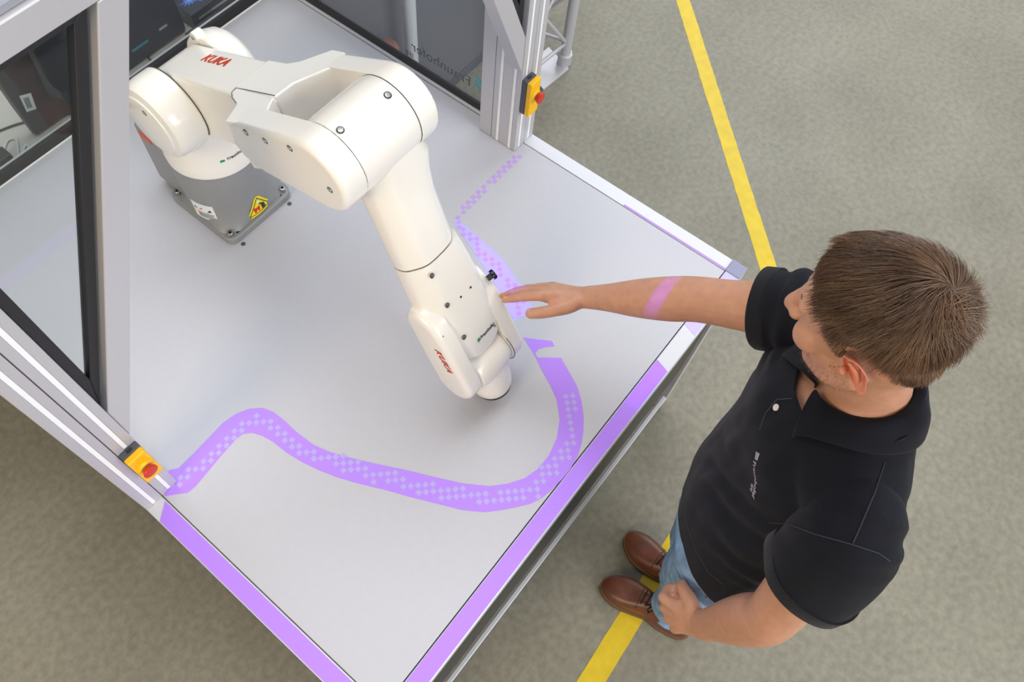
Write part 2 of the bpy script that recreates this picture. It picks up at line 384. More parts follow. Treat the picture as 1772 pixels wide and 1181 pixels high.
up_px = [(786, 378), (799, 385), (810, 394.4), (830, 411.7), (853.3, 431.8), (870.6, 449), (885, 469.2), (896.5, 486.5), (905, 501), (914, 519), (922.4, 535.4), (921, 546.5), (908, 548.4), (888, 551.3), (874, 527), (867.7, 515.3), (853.3, 486.5), (841.8, 469.2), (824.5, 443.3), (801.5, 408), (788, 392)]
band2 = thing('painted_light_path', 'projected light painted as a pale lavender path with pink dots on the tabletop between robot wrist and fingertips', 'light band', at_z(860, 460, TZ))
flat('band', light_film_pts(up_px), M['light_film2'], band2)
def dist_poly(p, pl):
    best = 1e9
    for a, b in zip(pl, pl[1:]):
        d = b - a; t = max(0, min(1, (p - a).dot(d) / d.length_squared)); best = min(best, (p - a - d * t).length)
    return best
def squares(px, par, m, g, reach, wide=None, z=TZ + 0.0006):
    pl = [V(tuple(at_z(x, y, TZ))[:2]) for x, y in px]; cells = []
    x0 = min(p.x for p in pl) - .05; x1 = max(p.x for p in pl) + .05; y0 = min(p.y for p in pl) - .05; y1 = max(p.y for p in pl) + .05
    for i in range(int(x0 / g), int(x1 / g) + 1):
        for j in range(int(y0 / g), int(y1 / g) + 1):
            if (i + j) % 2: continue
            c = V(((i + .5) * g, (j + .5) * g)); r = reach
            if wide and wide[0] < c.x < wide[1] and random.random() < 0.35: r = reach * 1.9
            if dist_poly(c, pl) < r: cells.append(c)
    first = None
    for c in cells:
        if first is None:
            bm = bmesh.new(); h = g * 0.47; add_box(bm, -h, h, -h, h, 0, 0.0002); me = bpy.data.meshes.new('square'); bm.to_mesh(me); bm.free(); me.materials.append(m); first = me
        o = bpy.data.objects.new('square', first); COL.objects.link(o); o.parent = par; o.location = V((c.x, c.y, z)) - par.location
    return len(cells)
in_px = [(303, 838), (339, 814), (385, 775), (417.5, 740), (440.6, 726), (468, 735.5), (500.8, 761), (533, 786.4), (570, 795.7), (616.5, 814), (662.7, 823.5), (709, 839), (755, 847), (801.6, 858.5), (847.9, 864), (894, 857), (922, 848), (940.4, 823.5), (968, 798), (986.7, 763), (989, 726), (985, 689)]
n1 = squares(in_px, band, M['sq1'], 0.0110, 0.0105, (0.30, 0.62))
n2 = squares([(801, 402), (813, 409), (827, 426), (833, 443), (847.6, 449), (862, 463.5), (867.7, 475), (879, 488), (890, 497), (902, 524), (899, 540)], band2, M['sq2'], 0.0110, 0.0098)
dots = thing('painted_light_trail', 'projected light painted as a narrow trail of small pink violet squares from the right post to the robot', 'light band', at_z(845, 320, TZ))
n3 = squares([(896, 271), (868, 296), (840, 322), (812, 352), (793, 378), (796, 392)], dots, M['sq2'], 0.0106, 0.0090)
# projected light along the rails, painted as purple strips
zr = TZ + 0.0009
def rail_light(name, quad, m, label):
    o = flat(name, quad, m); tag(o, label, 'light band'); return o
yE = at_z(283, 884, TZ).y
rail_light('painted_light_rail', [(-U + .002, yE - .012, zr), (-.004, yE + .012, zr), (-.004, 0.0, zr), (-U + .002, -U + .003, zr)][::-1], M['light_film'], 'projected light painted as a purple band along the rail running down from the post with the red stop button')
xa = at_z(1150, 640, TZ).x; xb = at_z(1185, 570, TZ).x  # gap left between the bands stands in for the forearm's shadow
rail_light('painted_light_rail', [(-.004 + .006, -U + .003, zr), (xa, -U + .003, zr), (xa + .010, -.003, zr), (.002, -.003, zr)], M['light_film'], 'projected light painted as a purple band along the table rail nearest the standing man')
rail_light('painted_light_rail', [(xb, -U + .003, zr), (W - .002, -U + .003, zr), (W - .002, -.003, zr), (xb + .01, -.003, zr)], M['light_film2'], 'projected light painted as a pale lavender band on the rail under the outstretched forearm')
rail_light('painted_light_rail', [(W + .002, .001, zr), (W + .0065, .001, zr), (W + .0065, .30, zr), (W + .002, .30, zr)], M['light_film'], 'projected light painted as a thin violet line along the rail between post and grey corner cap')

# ================================================================== ENCLOSURE
enc = thing('safety_enclosure', 'aluminium profile safety enclosure with diagonal braces and glass panes around the robot', 'enclosure', (W / 2, 1.1, TZ))
def profile_z(name, x0, x1, y0, y1, z0, z1, fx=(), fy=(), parent=enc, s=0.0042, d=0.0035):
    """upright profile; fx: slot centres on the front (low y) face, fy: (side, y) slots on x faces"""
    pts = [(x0, y0)]
    for c in sorted(fx): pts += [(c - s, y0), (c - s, y0 + d), (c + s, y0 + d), (c + s, y0)]
    pts += [(x1, y0)]
    for side, c in sorted([f for f in fy if f[0] == 1], key=lambda t: t[1]): pts += [(x1, c - s), (x1 - d, c - s), (x1 - d, c + s), (x1, c + s)]
    pts += [(x1, y1), (x0, y1)]
    for side, c in sorted([f for f in fy if f[0] == -1], key=lambda t: -t[1]): pts += [(x0, c + s), (x0 + d, c + s), (x0 + d, c - s), (x0, c - s)]
    o = prism(name, [(x, y, z0) for x, y in pts], (0, 0, z1 - z0), M['alu'], parent, 0.0016, 2)
    for c in fx: box('slot_cover', c - s + .0003, c + s - .0003, y0 + d - .002, y0 + d, z0 + .0005, z1 - .0005, M['slot'], parent)
    for side, c in fy:
        xx = x1 - d if side == 1 else x0
        box('slot_cover', xx, xx + d - .0015 if side == 1 else xx + d, c - s + .0003, c + s - .0003, z0 + .0005, z1 - .0005, M['slot'], parent)
    return o
BZ0, BZ1 = 1.909, 1.949
g = 0.0006
# left post (two profiles side by side)
profile_z('post', g, U, YP, YP + .08, TZ + .001, BZ1, fx=[U / 2], fy=[(1, YP + .02), (1, YP + .06)])
profile_z('post', -U, -g, YP, YP + .08, TZ + .001, BZ1, fx=[-U / 2])
box('post_joint', -g, g, YP + .002, YP + .078, TZ + .001, BZ1, M['gap'], enc)
# right post
profile_z('post', W - U, W - g, YP, YP + .08, TZ + .001, BZ1, fx=[W - U / 2], fy=[(-1, YP + .02), (-1, YP + .06)])
profile_z('post', W + g, W + U, YP, YP + .08, TZ + .001, BZ1, fx=[W + U / 2])
profile_z('post', W - U, W - g, YP + .0812, YP + .12, TZ + .001, BZ1)
box('post_joint', W - g, W + g, YP + .002, YP + .078, TZ + .001, BZ1, M['gap'], enc)
for x in (-U, W):
    profile_z('post', x, x + U, YB + .02, YB + .06, TZ + .001, BZ1)
# top beams
o = box('top_beam', U + .0005, W - U - .0005, YP, YP + .08, BZ0, BZ1, M['alu'], enc, 0.002)
box('top_beam', -U, 0, YP + .081, YB + .019, BZ0, BZ1, M['alu'], enc, 0.002)
box('top_beam', W, W + U, YP + .121, YB + .019, BZ0, BZ1, M['alu'], enc, 0.002)
box('top_beam', 0.0005, W - .0005, YB + .02, YB + .06, BZ0, BZ1, M['alu'], enc, 0.002)
o = box('beam_overlay', U, W - U, YP + .009, YP + .079, BZ1 + .0003, BZ1 + .010, M['overlay'], enc, 0.001); o['label'] = 'plain grey layer added on the front beam'  # plain grey layer added over the beam top
# diagonal braces
bx = lambda z: 0.0383 + 0.4352 * (z - 1.1304)      # inner edge
bo = lambda z: 0.0441 + 0.4390 * (z - 1.2525)      # outer edge
zi = 1.1304 + (0.0402 - 0.0383) / 0.4352; zo = 1.2525 - (0.0441 - 0.0402) / 0.439
ptsL = [(0.0404, YP + .001, zi), (bx(BZ0 - .0006), YP + .001, BZ0 - .0006), (bo(BZ0 - .0006), YP + .001, BZ0 - .0006), (0.0404, YP + .001, zo)]
prism('diagonal_brace', ptsL, (0, 0.039, 0), M['alu'], enc, 0.0025, 2)
ptsR = [(W - p[0], p[1], p[2]) for p in ptsL][::-1]
prism('diagonal_brace', ptsR, (0, 0.039, 0), M['alu'], enc, 0.0025, 2)
# corner panes between post, brace and beam, with black rubber edging
def corner_pane(mir):
    f = (lambda x: W - x) if mir else (lambda x: x)
    yg = YP + .020
    tri = [(0.0405, zo + .01), (bo(BZ0 - .001) - .004, BZ0 - .001), (0.0405, BZ0 - .001)]
    bm = bmesh.new(); add_prism(bm, [(f(x), yg, z) for x, z in tri], (0, .004, 0)); bm_obj('glass_pane', bm, M['glass'], enc)
    # edging: strip along the three sides, 16 mm wide, in front of and behind the pane
    t = 0.017
    A_, B_, C_ = [V((x, z)) for x, z in tri]
    cen = (A_ + B_ + C_) / 3
    def inset(P, Q, Rr):
        d1 = (Q - P).normalized(); d2 = (Rr - P).normalized(); h = (d1 + d2).normalized(); sn = abs(d1.x * h.y - d1.y * h.x)
        return P + h * (t / sn)
    a2, b2, c2 = inset(A_, B_, C_), inset(B_, C_, A_), inset(C_, A_, B_)
    for P, Q, q2, p2 in ((A_, B_, b2, a2), (B_, C_, c2, b2), (C_, A_, a2, c2)):
        prism('rubber_edging', [(f(v.x), yg - .006, v.y) for v in (P, Q, q2, p2)], (0, .016, 0), M['black'], enc, 0.0015, 2)
corner_pane(False); corner_pane(True)
# side and back panes standing in rubber channels
def wall_x(x, y0, y1, sgn):
    box('channel', x - .002, x + .014, y0, y1, TZ + .0008, TZ + .012, M['alu_flat'], enc, 0.001)
    box('rubber_edging', x + .001, x + .012, y0, y1, TZ + .012, TZ + .036, M['black'], enc, 0.002)
    box('glass_pane', x + .004, x + .008, y0, y1, TZ + .036, BZ0 - .001, M['glass'], enc)
wall_x(W + .0015, YP + .122, YB + .018, 1)
box('channel', -.018, -.004, YP + .082, YB + .018, TZ + .0008, TZ + .012, M['alu_flat'], enc, 0.001)
box('rubber_edging', -.017, -.006, YP + .082, YB + .018, TZ + .012, TZ + .030, M['black'], enc, 0.002)
box('glass_pane', -.013, -.009, YP + .082, YB + .018, TZ + .030, BZ0 - .001, M['glass'], enc)
box('channel', .002, W - .001, YB, YB + .016, TZ + .0005, TZ + .006, M['slot'], enc, 0.001)
box('rubber_edging', .002, W - .001, YB + .001, YB + .014, TZ + .006, TZ + .038, M['black'], enc, 0.002)
box('glass_pane', .002, W - .001, YB + .004, YB + .008, TZ + .038, BZ0 - .001, M['glass'], enc)
# lettering on the outside of the right pane, read from outside
pL = at_x(820, 158, W + .010)
sx0 = W + .0115
fy0, fz0 = at_x(815, 150, sx0).y, at_x(813, 149, sx0).z
text_obj('lettering', 'Fraunhofer', 0.0475, (sx0, fy0, fz0), (0, 1, 0), (0, 0, 1), M['ink'], enc, ext=0.0002)
pf = at_x(727, 106, sx0)
text_obj('lettering', 'IFF', 0.026, (sx0, fy0 + .205, fz0 - .030), (0, 1, 0), (0, 0, 1), M['ink'], enc, ext=0.0002)
def logo_square(name, origin, ex, ey, size, m, parent, gapm=None, thick=0.0004):
    """square emblem cut by three slanting lines"""
    bm = bmesh.new()
    bands = [(-.2, .12), (.20, .40), (.48, .68), (.76, 1.2)]
    for lo, hi in bands:
        poly = []
        # slanted strips inside the unit square: y between lo+.25(x-.5) and hi+.25(x-.5)
        for x in (0, 1): poly.append((x, min(1, max(0, lo + .25 * (x - .5)))))
        for x in (1, 0): poly.append((x, min(1, max(0, hi + .25 * (x - .5)))))
        if len({(round(a, 3), round(b, 3)) for a, b in poly}) < 4: continue
        add_prism(bm, [(x * size, y * size, 0) for x, y in poly], (0, 0, thick))
    bmesh.ops.transform(bm, matrix=basis(origin, ex, ey), verts=bm.verts)
    return bm_obj(name, bm, m, parent)
logo_square('emblem', (sx0, fy0 - .062, fz0 - .002), (0, 1, 0), (0, 0, 1), 0.05, M['teal'], enc)

# ================================================================== EMERGENCY STOPS
def estop(x0, label):
    z0, z1 = 1.002, 1.112
    t = thing('emergency_stop', label, 'emergency stop', (x0 + U / 2, YP, 1.057), 'emergency stop boxes on the front posts')
    x0 += .0008; x1 = x0 + U - .0016
    y = YP - .0004
    prism('base_box', [(x0, y, z0), (x1, y, z0), (x1, y - .0145, z0), (x0, y - .0145, z0)], (0, 0, z1 - z0), M['estopbase'], t, 0.0025, 3)
    bm = bmesh.new()
    add_prism(bm, [(x0, y - .0147, z0), (x1, y - .0147, z0), (x1, y - .0290, z0), (x0, y - .0290, z0)], (0, 0, z1 - z0))
    c = bm_obj('yellow_cover', bm, M['yellow'], t); bevel(c, 0.003, 3)
    box('cable_entry', x0 + .014, x0 + .025, y - .0105, y - .004, z1 - .0005, z1 + .0012, M['black'], t)
    cx = x0 + .0192; cz = z0 + .065
    lathe('collar', (cx, y - .0290, cz), (0, -1, 0), [(0, .0165), (.002, .0165), (.0055, .012), (.0056, .009)], M['yellow'], t, 28)
    lathe('mushroom_button', (cx, y - .0330, cz), (0, -1, 0), [(0, .0078), (.003, .0088), (.007, .0125), (.0125, .0148), (.0145, .0142), (.0151, .012)], M['red'], t, 32)
    lathe('green_ring', (cx, y - .0342, cz), (0, -1, 0), [(0, .0088), (.0018, .0088)], M['green'], t, 24)
    return t
estop(0.0, 'yellow emergency stop with red button on the post below the black edged triangular pane')
estop(W - U, 'yellow emergency stop with red button on the post next to the truss stand')

# ================================================================== ROBOT
AX, AY = 0.6225, 1.077
rob = thing('robot_arm', 'white six axis industrial robot arm on a grey base bolted to the table', 'robot', (AX, AY, TZ))
# --- base
def rrect(cx, cy, hx, hy, r, k=5):
    out = []
    for sx, sy, a0 in ((1, 1, 0), (-1, 1, 90), (-1, -1, 180), (1, -1, 270)):
        for i in range(k + 1):
            a = math.radians(a0 + 90 * i / k); out.append((cx + sx * (hx - r) + r * math.cos(a), cy + sy * (hy - r) + r * math.sin(a)))
    return out
PX = 0.6175
prism('base_plate', [(x, y, TZ + .0003) for x, y in rrect(PX, AY + .002, .105, .116, .024)], (0, 0, .022), M['grey'], rob, 0.004, 3)
# pedestal: round column flaring into the square foot
bm = bmesh.new(); rings = []
for z, r, sq in ((.0222, .112, .75), (.034, .107, .45), (.055, .104, .15), (.09, .106, 0), (.15, .108, 0), (.200, .108, 0), (.208, .1045, 0)):
    ring = []
    for j in range(64):
        a = 2 * math.pi * j / 64; c, s = math.cos(a), math.sin(a); q = 1 / max(abs(c), abs(s)); rr = r * ((1 - sq) + sq * min(q, 1.18))
        rr = min(rr, .1035 * q) if z < .04 else rr
        ring.append((PX + .002 + c * rr, AY + s * rr, TZ + z))
    rings.append(ring)
add_loft(bm, rings); ped = bm_obj('pedestal', bm, M['grey'], rob, 40)
# rear connector box
prism('connector_box', [(x, y, TZ + .024) for x, y in rrect(PX - .003, AY + .118, .082, .062, .016)], (0, 0, .200), M['grey'], rob, 0.008, 3)
o = box('orange_label', PX - .0860, PX - .0850, AY + .118, AY + .162, TZ + .190, TZ + .208, M['orange2'], rob); o['label'] = 'orange label on the grey connector box'
# web ribs on the foot and bolts
for sx in (-1, 1):
    for sy in (-1, 1):
        cx, cy = PX + sx * .088, AY + .002 + sy * .097
        b = lathe('bolt', (cx, cy, TZ + .0222), (0, 0, 1), [(0, .0095), (.002, .0095), (.0021, .0075), (.009, .0075), (.0098, .0068), (.0099, .0042), (.0065, .004)], M['steel'], rob, 24)
        # hex opening
        prism('hex_socket', [(cx + .0036 * math.cos(k * math.pi / 3), cy + .0036 * math.sin(k * math.pi / 3), TZ + .0292) for k in range(6)], (0, 0, .0004), M['gap'], b)
        lathe('dowel_hole', (PX + sx * .072, AY + .002 + sy * .103, TZ + .0222), (0, 0, 1), [(0, .0045), (.0006, .0045)], M['gap'], rob, 16)
for (x, y) in [(421, 422.5), (501, 353)]:
    p = at_z(x, y, TZ + .0003); o = lathe('floor_plug', p, (0, 0, 1), [(0, .0055), (.0008, .0055)], M['estopbase'], table, 20)
# labels wrapped on the pedestal
def wrap_poly(name, poly, m, ang0, zc, r, parent, off=0.0):
    """poly in metres (u along circumference, v up) wrapped on the pedestal"""
    bm = bmesh.new(); n = 10
    us = [p[0] for p in poly]; u0, u1 = min(us), max(us)
    def span(u):
        vs = []
        for (a, b), (c, d) in zip(poly, poly[1:] + poly[:1]):
            if (a - u) * (c - u) <= 0 and a != c: vs.append(b + (d - b) * (u - a) / (c - a))
        return (min(vs), max(vs)) if vs else None
    prev = None
    for i in range(n + 1):
        u = u0 + (u1 - u0) * min(max(i / n, .0005), .9995); sp = span(u)
        if sp is None: continue
        a = ang0 + u / r; rr = r + .0006 + off
        cur = [bm.verts.new((PX + .002 + math.cos(a) * rr, AY + math.sin(a) * rr, TZ + zc + v)) for v in sp]
        if prev: bm.faces.new((prev[0], cur[0], cur[1], prev[1]))
        prev = cur
    o = bm_obj(name, bm, m, parent); so = o.modifiers.new('s', 'SOLIDIFY'); so.thickness = .0003; so.offset = 1
    return o
RP = .1065
a_w = math.radians(-89)
def tri(s, u=0, v=0): return [(u - s / 2, v), (u + s / 2, v), (u, v + s * .866)]
ZW = .033
def S_(p, k=1.62): return [(x * k, y * k) for x, y in p]
wl = wrap_poly('warning_label', S_([(-.024, -.001), (-.021, -.004), (.021, -.004), (.024, -.001), (.003, .037), (-.003, .037)]), M['warn'], a_w, ZW, RP, rob); wl['label'] = 'yellow triangular warning label with robot pictogram'
bt = S_([(-.021, 0), (.021, 0), (0, .034)])
for (a, b), (c, d) in ((bt[0], bt[1]), (bt[1], bt[2]), (bt[2], bt[0])):
    L = math.hypot(c - a, d - b); nx, ny = -(d - b) / L * .0022, (c - a) / L * .0022
    wrap_poly('border', [(a, b), (c, d), (c + nx, d + ny), (a + nx, b + ny)], M['ink'], a_w, ZW, RP, wl, .0004)
wrap_poly('figure', S_([(-.010, .004), (-.007, .003), (-.005, .009), (-.002, .003), (.000, .004), (-.003, .011), (.001, .013), (.000, .015), (-.006, .013), (-.010, .016), (-.011, .014), (-.007, .011)]), M['redink'], a_w, ZW, RP, wl, .0005)
wrap_poly('pictogram', S_([(.004, .002), (.011, .002), (.011, .005), (.009, .005), (.010, .013), (.002, .019), (.000, .018), (.001, .016), (.007, .012), (.007, .005), (.004, .005)]), M['ink'], a_w, ZW, RP, wl, .0005)
wrap_poly('pictogram', S_([(-.003, .022), (.003, .022), (0, .029)]), M['paper'], a_w, ZW, RP, wl, .0005)
a_n = math.radians(-163)
nl = wrap_poly('notice_label', [(-.032, -.032), (.030, -.032), (.030, .030), (-.032, .030)], M['paper'], a_n, .073, RP, rob); nl['label'] = 'white notice label with pictograms and small print'
wrap_poly('pictogram', tri(.011, -.022, .004), M['blueink'], a_n, .073, RP, nl, .0004)
wrap_poly('pictogram', [(-.030, -.010), (-.024, -.016), (-.024, -.004)], M['warn'], a_n, .073, RP, nl, .0004)
wrap_poly('pictogram', [(-.010, .008), (-.001, .014), (0, .012), (-.009, .005)], M['redink'], a_n, .073, RP, nl, .0004)
wrap_poly('pictogram', [(.012, .002), (.022, .004), (.020, .012), (.015, .010)], M['ink'], a_n, .073, RP, nl, .0004)
wrap_poly('pictogram', tri(.005, .010, -.003), M['green'], a_n, .073, RP, nl, .0004)
for k in range(7):
    wrap_poly('print_line', [(-.018, -.0065 - .003 * k), (.026 - .004 * (k % 2), -.0065 - .003 * k), (.026 - .004 * (k % 2), -.0055 - .003 * k), (-.018, -.0055 - .003 * k)], M['estopbase'], a_n, .073, RP, nl, .0004)
# --- rotating column (white)
lathe('joint_gap', (AX, AY, TZ + .2082), (0, 0, 1), [(0, .108), (.0035, .108)], M['seam'], rob, 64)
bm = bmesh.new(); rings = []
def ring_at(z, r, cx=AX, cy=AY, n=64, ex=1, ey=1): return [(cx + math.cos(2 * math.pi * j / n) * r * ex, cy + math.sin(2 * math.pi * j / n) * r * ey, z) for j in range(n)]
for z, r in ((.2118, .109), (.2135, .1125), (.232, .1135), (.240, .1120)):
    rings.append(ring_at(TZ + z, r))
A2 = V((AX, AY - .026, 1.25))
XN = 0.567; XF = 0.674
for z, cx, cy, rx, ry in ((.262, AX, AY, .109, .109), (.285, AX - .004, AY - .002, .103, .104), (.305, AX - .014, AY - .008, .090, .098), (.33, AX - .030, AY - .016, .072, .092), (.36, AX - .048, AY - .022, .054, .088), (.40, AX - .058, AY - .026, .044, .078)):
    rings.append(ring_at(TZ + z, 1, cx, cy, 64, rx, ry))
add_loft(bm, rings); bm_obj('rotating_column', bm, M['white'], rob, 50)
def side_prism(name, yz, x0, x1, m, parent=rob, bev=.006, seg=4, angle=30):
    return prism(name, [(x0, y, z) for y, z in yz], (x1 - x0, 0, 0), m, parent, bev, seg, angle)
def arc(cy, cz, r, a0, a1, k=10): return [(cy + r * math.cos(math.radians(a0 + (a1 - a0) * i / k)), cz + r * math.sin(math.radians(a0 + (a1 - a0) * i / k))) for i in range(k + 1)]
# near shoulder motor barrel with end cap
lathe('shoulder_barrel', (XN - .0015, A2.y, A2.z), (-1, 0, 0), [(0, .0885), (.004, .0915), (.040, .0915), (.058, .089), (.068, .084), (.073, .073)], M['white'], rob, 64, 30)
lathe('joint_gap', (XN + .0008, A2.y, A2.z), (-1, 0, 0), [(0, .089), (.0022, .089)], M['seam'], rob, 64)
lathe('end_cover', (XN - .0746, A2.y, A2.z), (-1, 0, 0), [(0, .0715), (.003, .0705), (.0045, .066)], M['white'], rob, 64, 30)
# far shoulder dome
lathe('shoulder_dome', (XF + .0015, A2.y, A2.z), (1, 0, 0), [(0, .090), (.004, .0925), (.030, .091), (.050, .084), (.062, .072), (.067, .055), (.068, .03)], M['white'], rob, 64, 30)
# lifting lug
lug = at_x(345, 58, XF + .012)
bm = bmesh.new(); add_cyl(bm, (XF - .004, lug.y, lug.z), (1, 0, 0), [(0, .0105), (.002, .012), (.020, .012), (.022, .0105)], 24); bm_obj('lifting_lug', bm, M['white'], rob, 30)
box('lug_foot', XF + .000, XF + .016, lug.y - .020, lug.y + .009, lug.z - .040, lug.z - .004, M['white'], rob, .003)
lathe('screw', (XF - .0045, lug.y + .001, lug.z - .001), (-1, 0, 0), [(0, .0042), (.0012, .004)], M['steel'], rob, 16)
# --- link arm: plan (x, y) extruded along the normal of its sloping top
E3 = V((AX, 0.55, 1.482))
slope = 0.44; nn = V((0, slope, 1)).normalized(); tt_ = V((0, -1, slope)).normalized()
ztop = lambda y: 1.798 - slope * y
def top_pt(x, y, down=0): return V((x, y, ztop(y))) - nn * down
TH = 0.118
spine = [(XN, 1.075), (XN, .83), (.5475, .790), (.5475, .722)]
# body from shoulder to the fork root
# side profile of the spine
h0 = 0.0784
u2 = V((-1, slope)).normalized(); n2 = V((slope, 1)).normalized()
cA = V((A2.y, A2.z))
a_n2 = math.degrees(math.atan2(n2.y, n2.x))
prof = arc(A2.y, A2.z, h0, a_n2, a_n2 - 180, 18)
endA = cA + u2 * 0.365
prof += [tuple(endA - n2 * .062), (endA.x - .012, endA.y + .0), tuple(V((.725, ztop(.725))) + V((0, -.002)))]
side_prism('link_arm', prof, XN + .0005, XF, M['white'], bev=.010, seg=4, angle=25)
# fork root: widening block ahead of the shoulder link
root_top = [(.5868, .845), (.674, .845), (.677, .792), (.690, .770), (.7375, .732), (.7375, .70), (.698, .66), (.690, .688), (.658, .708), (.632, .724), (.588, .727)]
bm = bmesh.new(); add_prism(bm, [top_pt(x, y) for x, y in root_top], -nn * .118); o = bm_obj('fork_root', bm, M['white'], rob); bevel(o, .004, 3, 30)
# far prong
def prong_yz(cy, cz, r, yb, drop):
    # tangent to the top plane at the front, back end at yb
    pts = [(yb, ztop(yb) - .001)]
    a1 = a_n2
    fr = arc(cy, cz, r, a1, a1 + 180, 14)
    pts += fr
    b = V((yb, ztop(yb))) - V((slope, 1)).normalized() * drop
    pts += [(b.x, b.y)]
    return pts
rE = 0.0745
cE = V((E3.y, E3.z)); dtop = (1.798 - slope * E3.y - E3.z) / math.sqrt(1 + slope ** 2)
prism_outer('elbow_far_prong', [(.6895, y, z) for y, z in prong_yz(E3.y, E3.z, rE, .715, .118)], (.049, 0, 0), M['white'], rob, .014)
lathe('joint_gap', (.6894, E3.y, E3.z), (-1, 0, 0), [(0, rE - .0012), (.0016, rE - .0012)], M['seam'], rob, 64)
# near prong cover
cov = [(.764, ztop(.764) - .0003)] + arc(E3.y, E3.z, rE, a_n2, a_n2 + 180, 14) + [(.690, 1.374), (.745, 1.378), (.770, 1.402)]
prism_outer('elbow_cover', [(.5540, y, z) for y, z in cov], (-.049, 0, 0), M['white'], rob, .013)
plan = [(.5862, .8335), (.572, .831), (.559, .814), (.549, .788), (.5045, .765), (.510, .740), (.540, .700), (.552, .703), (.567, .716), (.5862, .7265)]
bm = bmesh.new(); add_prism(bm, [top_pt(x, y) + nn * .0002 for x, y in plan], -nn * .105); o = bm_obj('cover_bridge', bm, M['white'], rob); bevel(o, .003, 3, 30)
lathe('joint_gap', (.5541, E3.y, E3.z), (1, 0, 0), [(0, rE - .0012), (.0016, rE - .0012)], M['seam'], rob, 64)
# cover seam line on the top surface
def top_line(name, pts, r=.0007, lift=.0002):
    return tube(name, [top_pt(x, y) + nn * lift for x, y in pts], r, M['seam'], rob, 5)
top_line('cover_joint', [(.5495, .790), (.559, .814), (.570, .830), (.5835, .8345), (.5885, .777), (.5915, .729)])
# --- forearm (local frame: s along the forearm, lat = x - AX, w along its front normal)
Tn = V((0, -.483, -.876)).normalized(); Nn = V((0, -.876, .483)).normalized(); E0 = V((AX, .55, 1.485))
def fa(lat, s, wv): return E0 + V((lat, 0, 0)) + Tn * s + Nn * wv
lathe('elbow_barrel', (.5555, E3.y, E3.z), (1, 0, 0), [(0, .0732), (.002, .0738), (.020, .0755), (.110, .0755), (.1302, .0738), (.1322, .0732)], M['white'], rob, 64, 30)
def section(s, l0, l1, wf, wb, cl, cr, k=3, cb=.028):
    """rounded octagon: front plane wf, back wb, left l0, right l1, front chamfers cl / cr"""
    pts = [(l0 + cl, wf), (l1 - cr, wf), (l1, wf - cr * 1.05), (l1, wb + cb), (l1 - cb, wb), (l0 + cb, wb), (l0, wb + cb), (l0, wf - cl * 1.15)]
    # chaikin rounding
    for _ in range(k):
        q = []
        for a, b in zip(pts, pts[1:] + pts[:1]):
            t = .18 if _ == 0 else .25
            q += [(a[0] * (1 - t) + b[0] * t, a[1] * (1 - t) + b[1] * t), (a[0] * t + b[0] * (1 - t), a[1] * t + b[1] * (1 - t))]
        pts = q
    return [fa(l, s, wv) for l, wv in pts]
bm = bmesh.new()
FS = [(.0, -.050, .066, .060, -.055), (.045, -.048, .090, .058, -.060), (.085, -.048, .102, .050, -.064), (.115, -.049, .094, .043, -.066), (.16, -.051, .084, .038, -.068), (.225, -.056, .077, .037, -.068), (.267, -.058, .073, .037, -.068)]
secs = [section(s_, a_, c_, f_, k_, .030, .034, 3, .034) for s_, a_, c_, f_, k_ in FS]
add_loft(bm, secs); bm_obj('forearm', bm, M['white'], rob, 40)
bm = bmesh.new(); add_loft(bm, [section(.2672, -.0565, .0715, .0355, -.066, .030, .034, 3, .034), section(.2700, -.0565, .0715, .0355, -.066, .030, .034, 3, .034)]); bm_obj('joint_gap', bm, M['seam'], rob, 40)
bm = bmesh.new()
WS = [(.2702, -.059, .074, .037, -.068), (.30, -.062, .077, .038, -.070), (.36, -.066, .080, .038, -.071), (.42, -.068, .082, .038, -.070), (.475, -.066, .080, .038, -.068), (.518, -.058, .070, .037, -.062), (.534, -.050, .060, .031, -.052)]
secs = [section(s_, a_, c_, f_, k_, .030, .024, 3, .034) for s_, a_, c_, f_, k_ in WS]
add_loft(bm, secs); bm_obj('wrist_body', bm, M['white'], rob, 40)
# wrist prongs: outlines in (s, w) extruded sideways
def prong(name, sw, l0, l1, m=None, bev=.012):
    a_, b_ = (l0, l1) if abs(l0) < abs(l1) else (l1, l0)
    return prism_outer(name, [fa(a_, s, wv) for s, wv in sw], (b_ - a_, 0, 0), m or M['white'], rob, bev)
near = [(.362, .004), (.392, .030), (.43, .037), (.575, .037)] + [(.576 + .048 * math.cos(math.radians(a)), -.012 + .048 * math.sin(math.radians(a))) for a in (70, 45, 20, 0, -20, -45, -70, -90)] + [(.48, -.056), (.38, -.046), (.357, -.022)]
prong('wrist_near_prong', near, -.0850, -.0475, None, .014)
far = [(.385, .004), (.42, .030), (.455, .037), (.585, .037)] + [(.585 + .050 * math.cos(math.radians(a)), -.012 + .049 * math.sin(math.radians(a))) for a in (70, 45, 20, 0, -20, -45, -70, -90)] + [(.48, -.058), (.40, -.05), (.375, -.020)]
prong('wrist_far_prong', far, .0530, .0925)
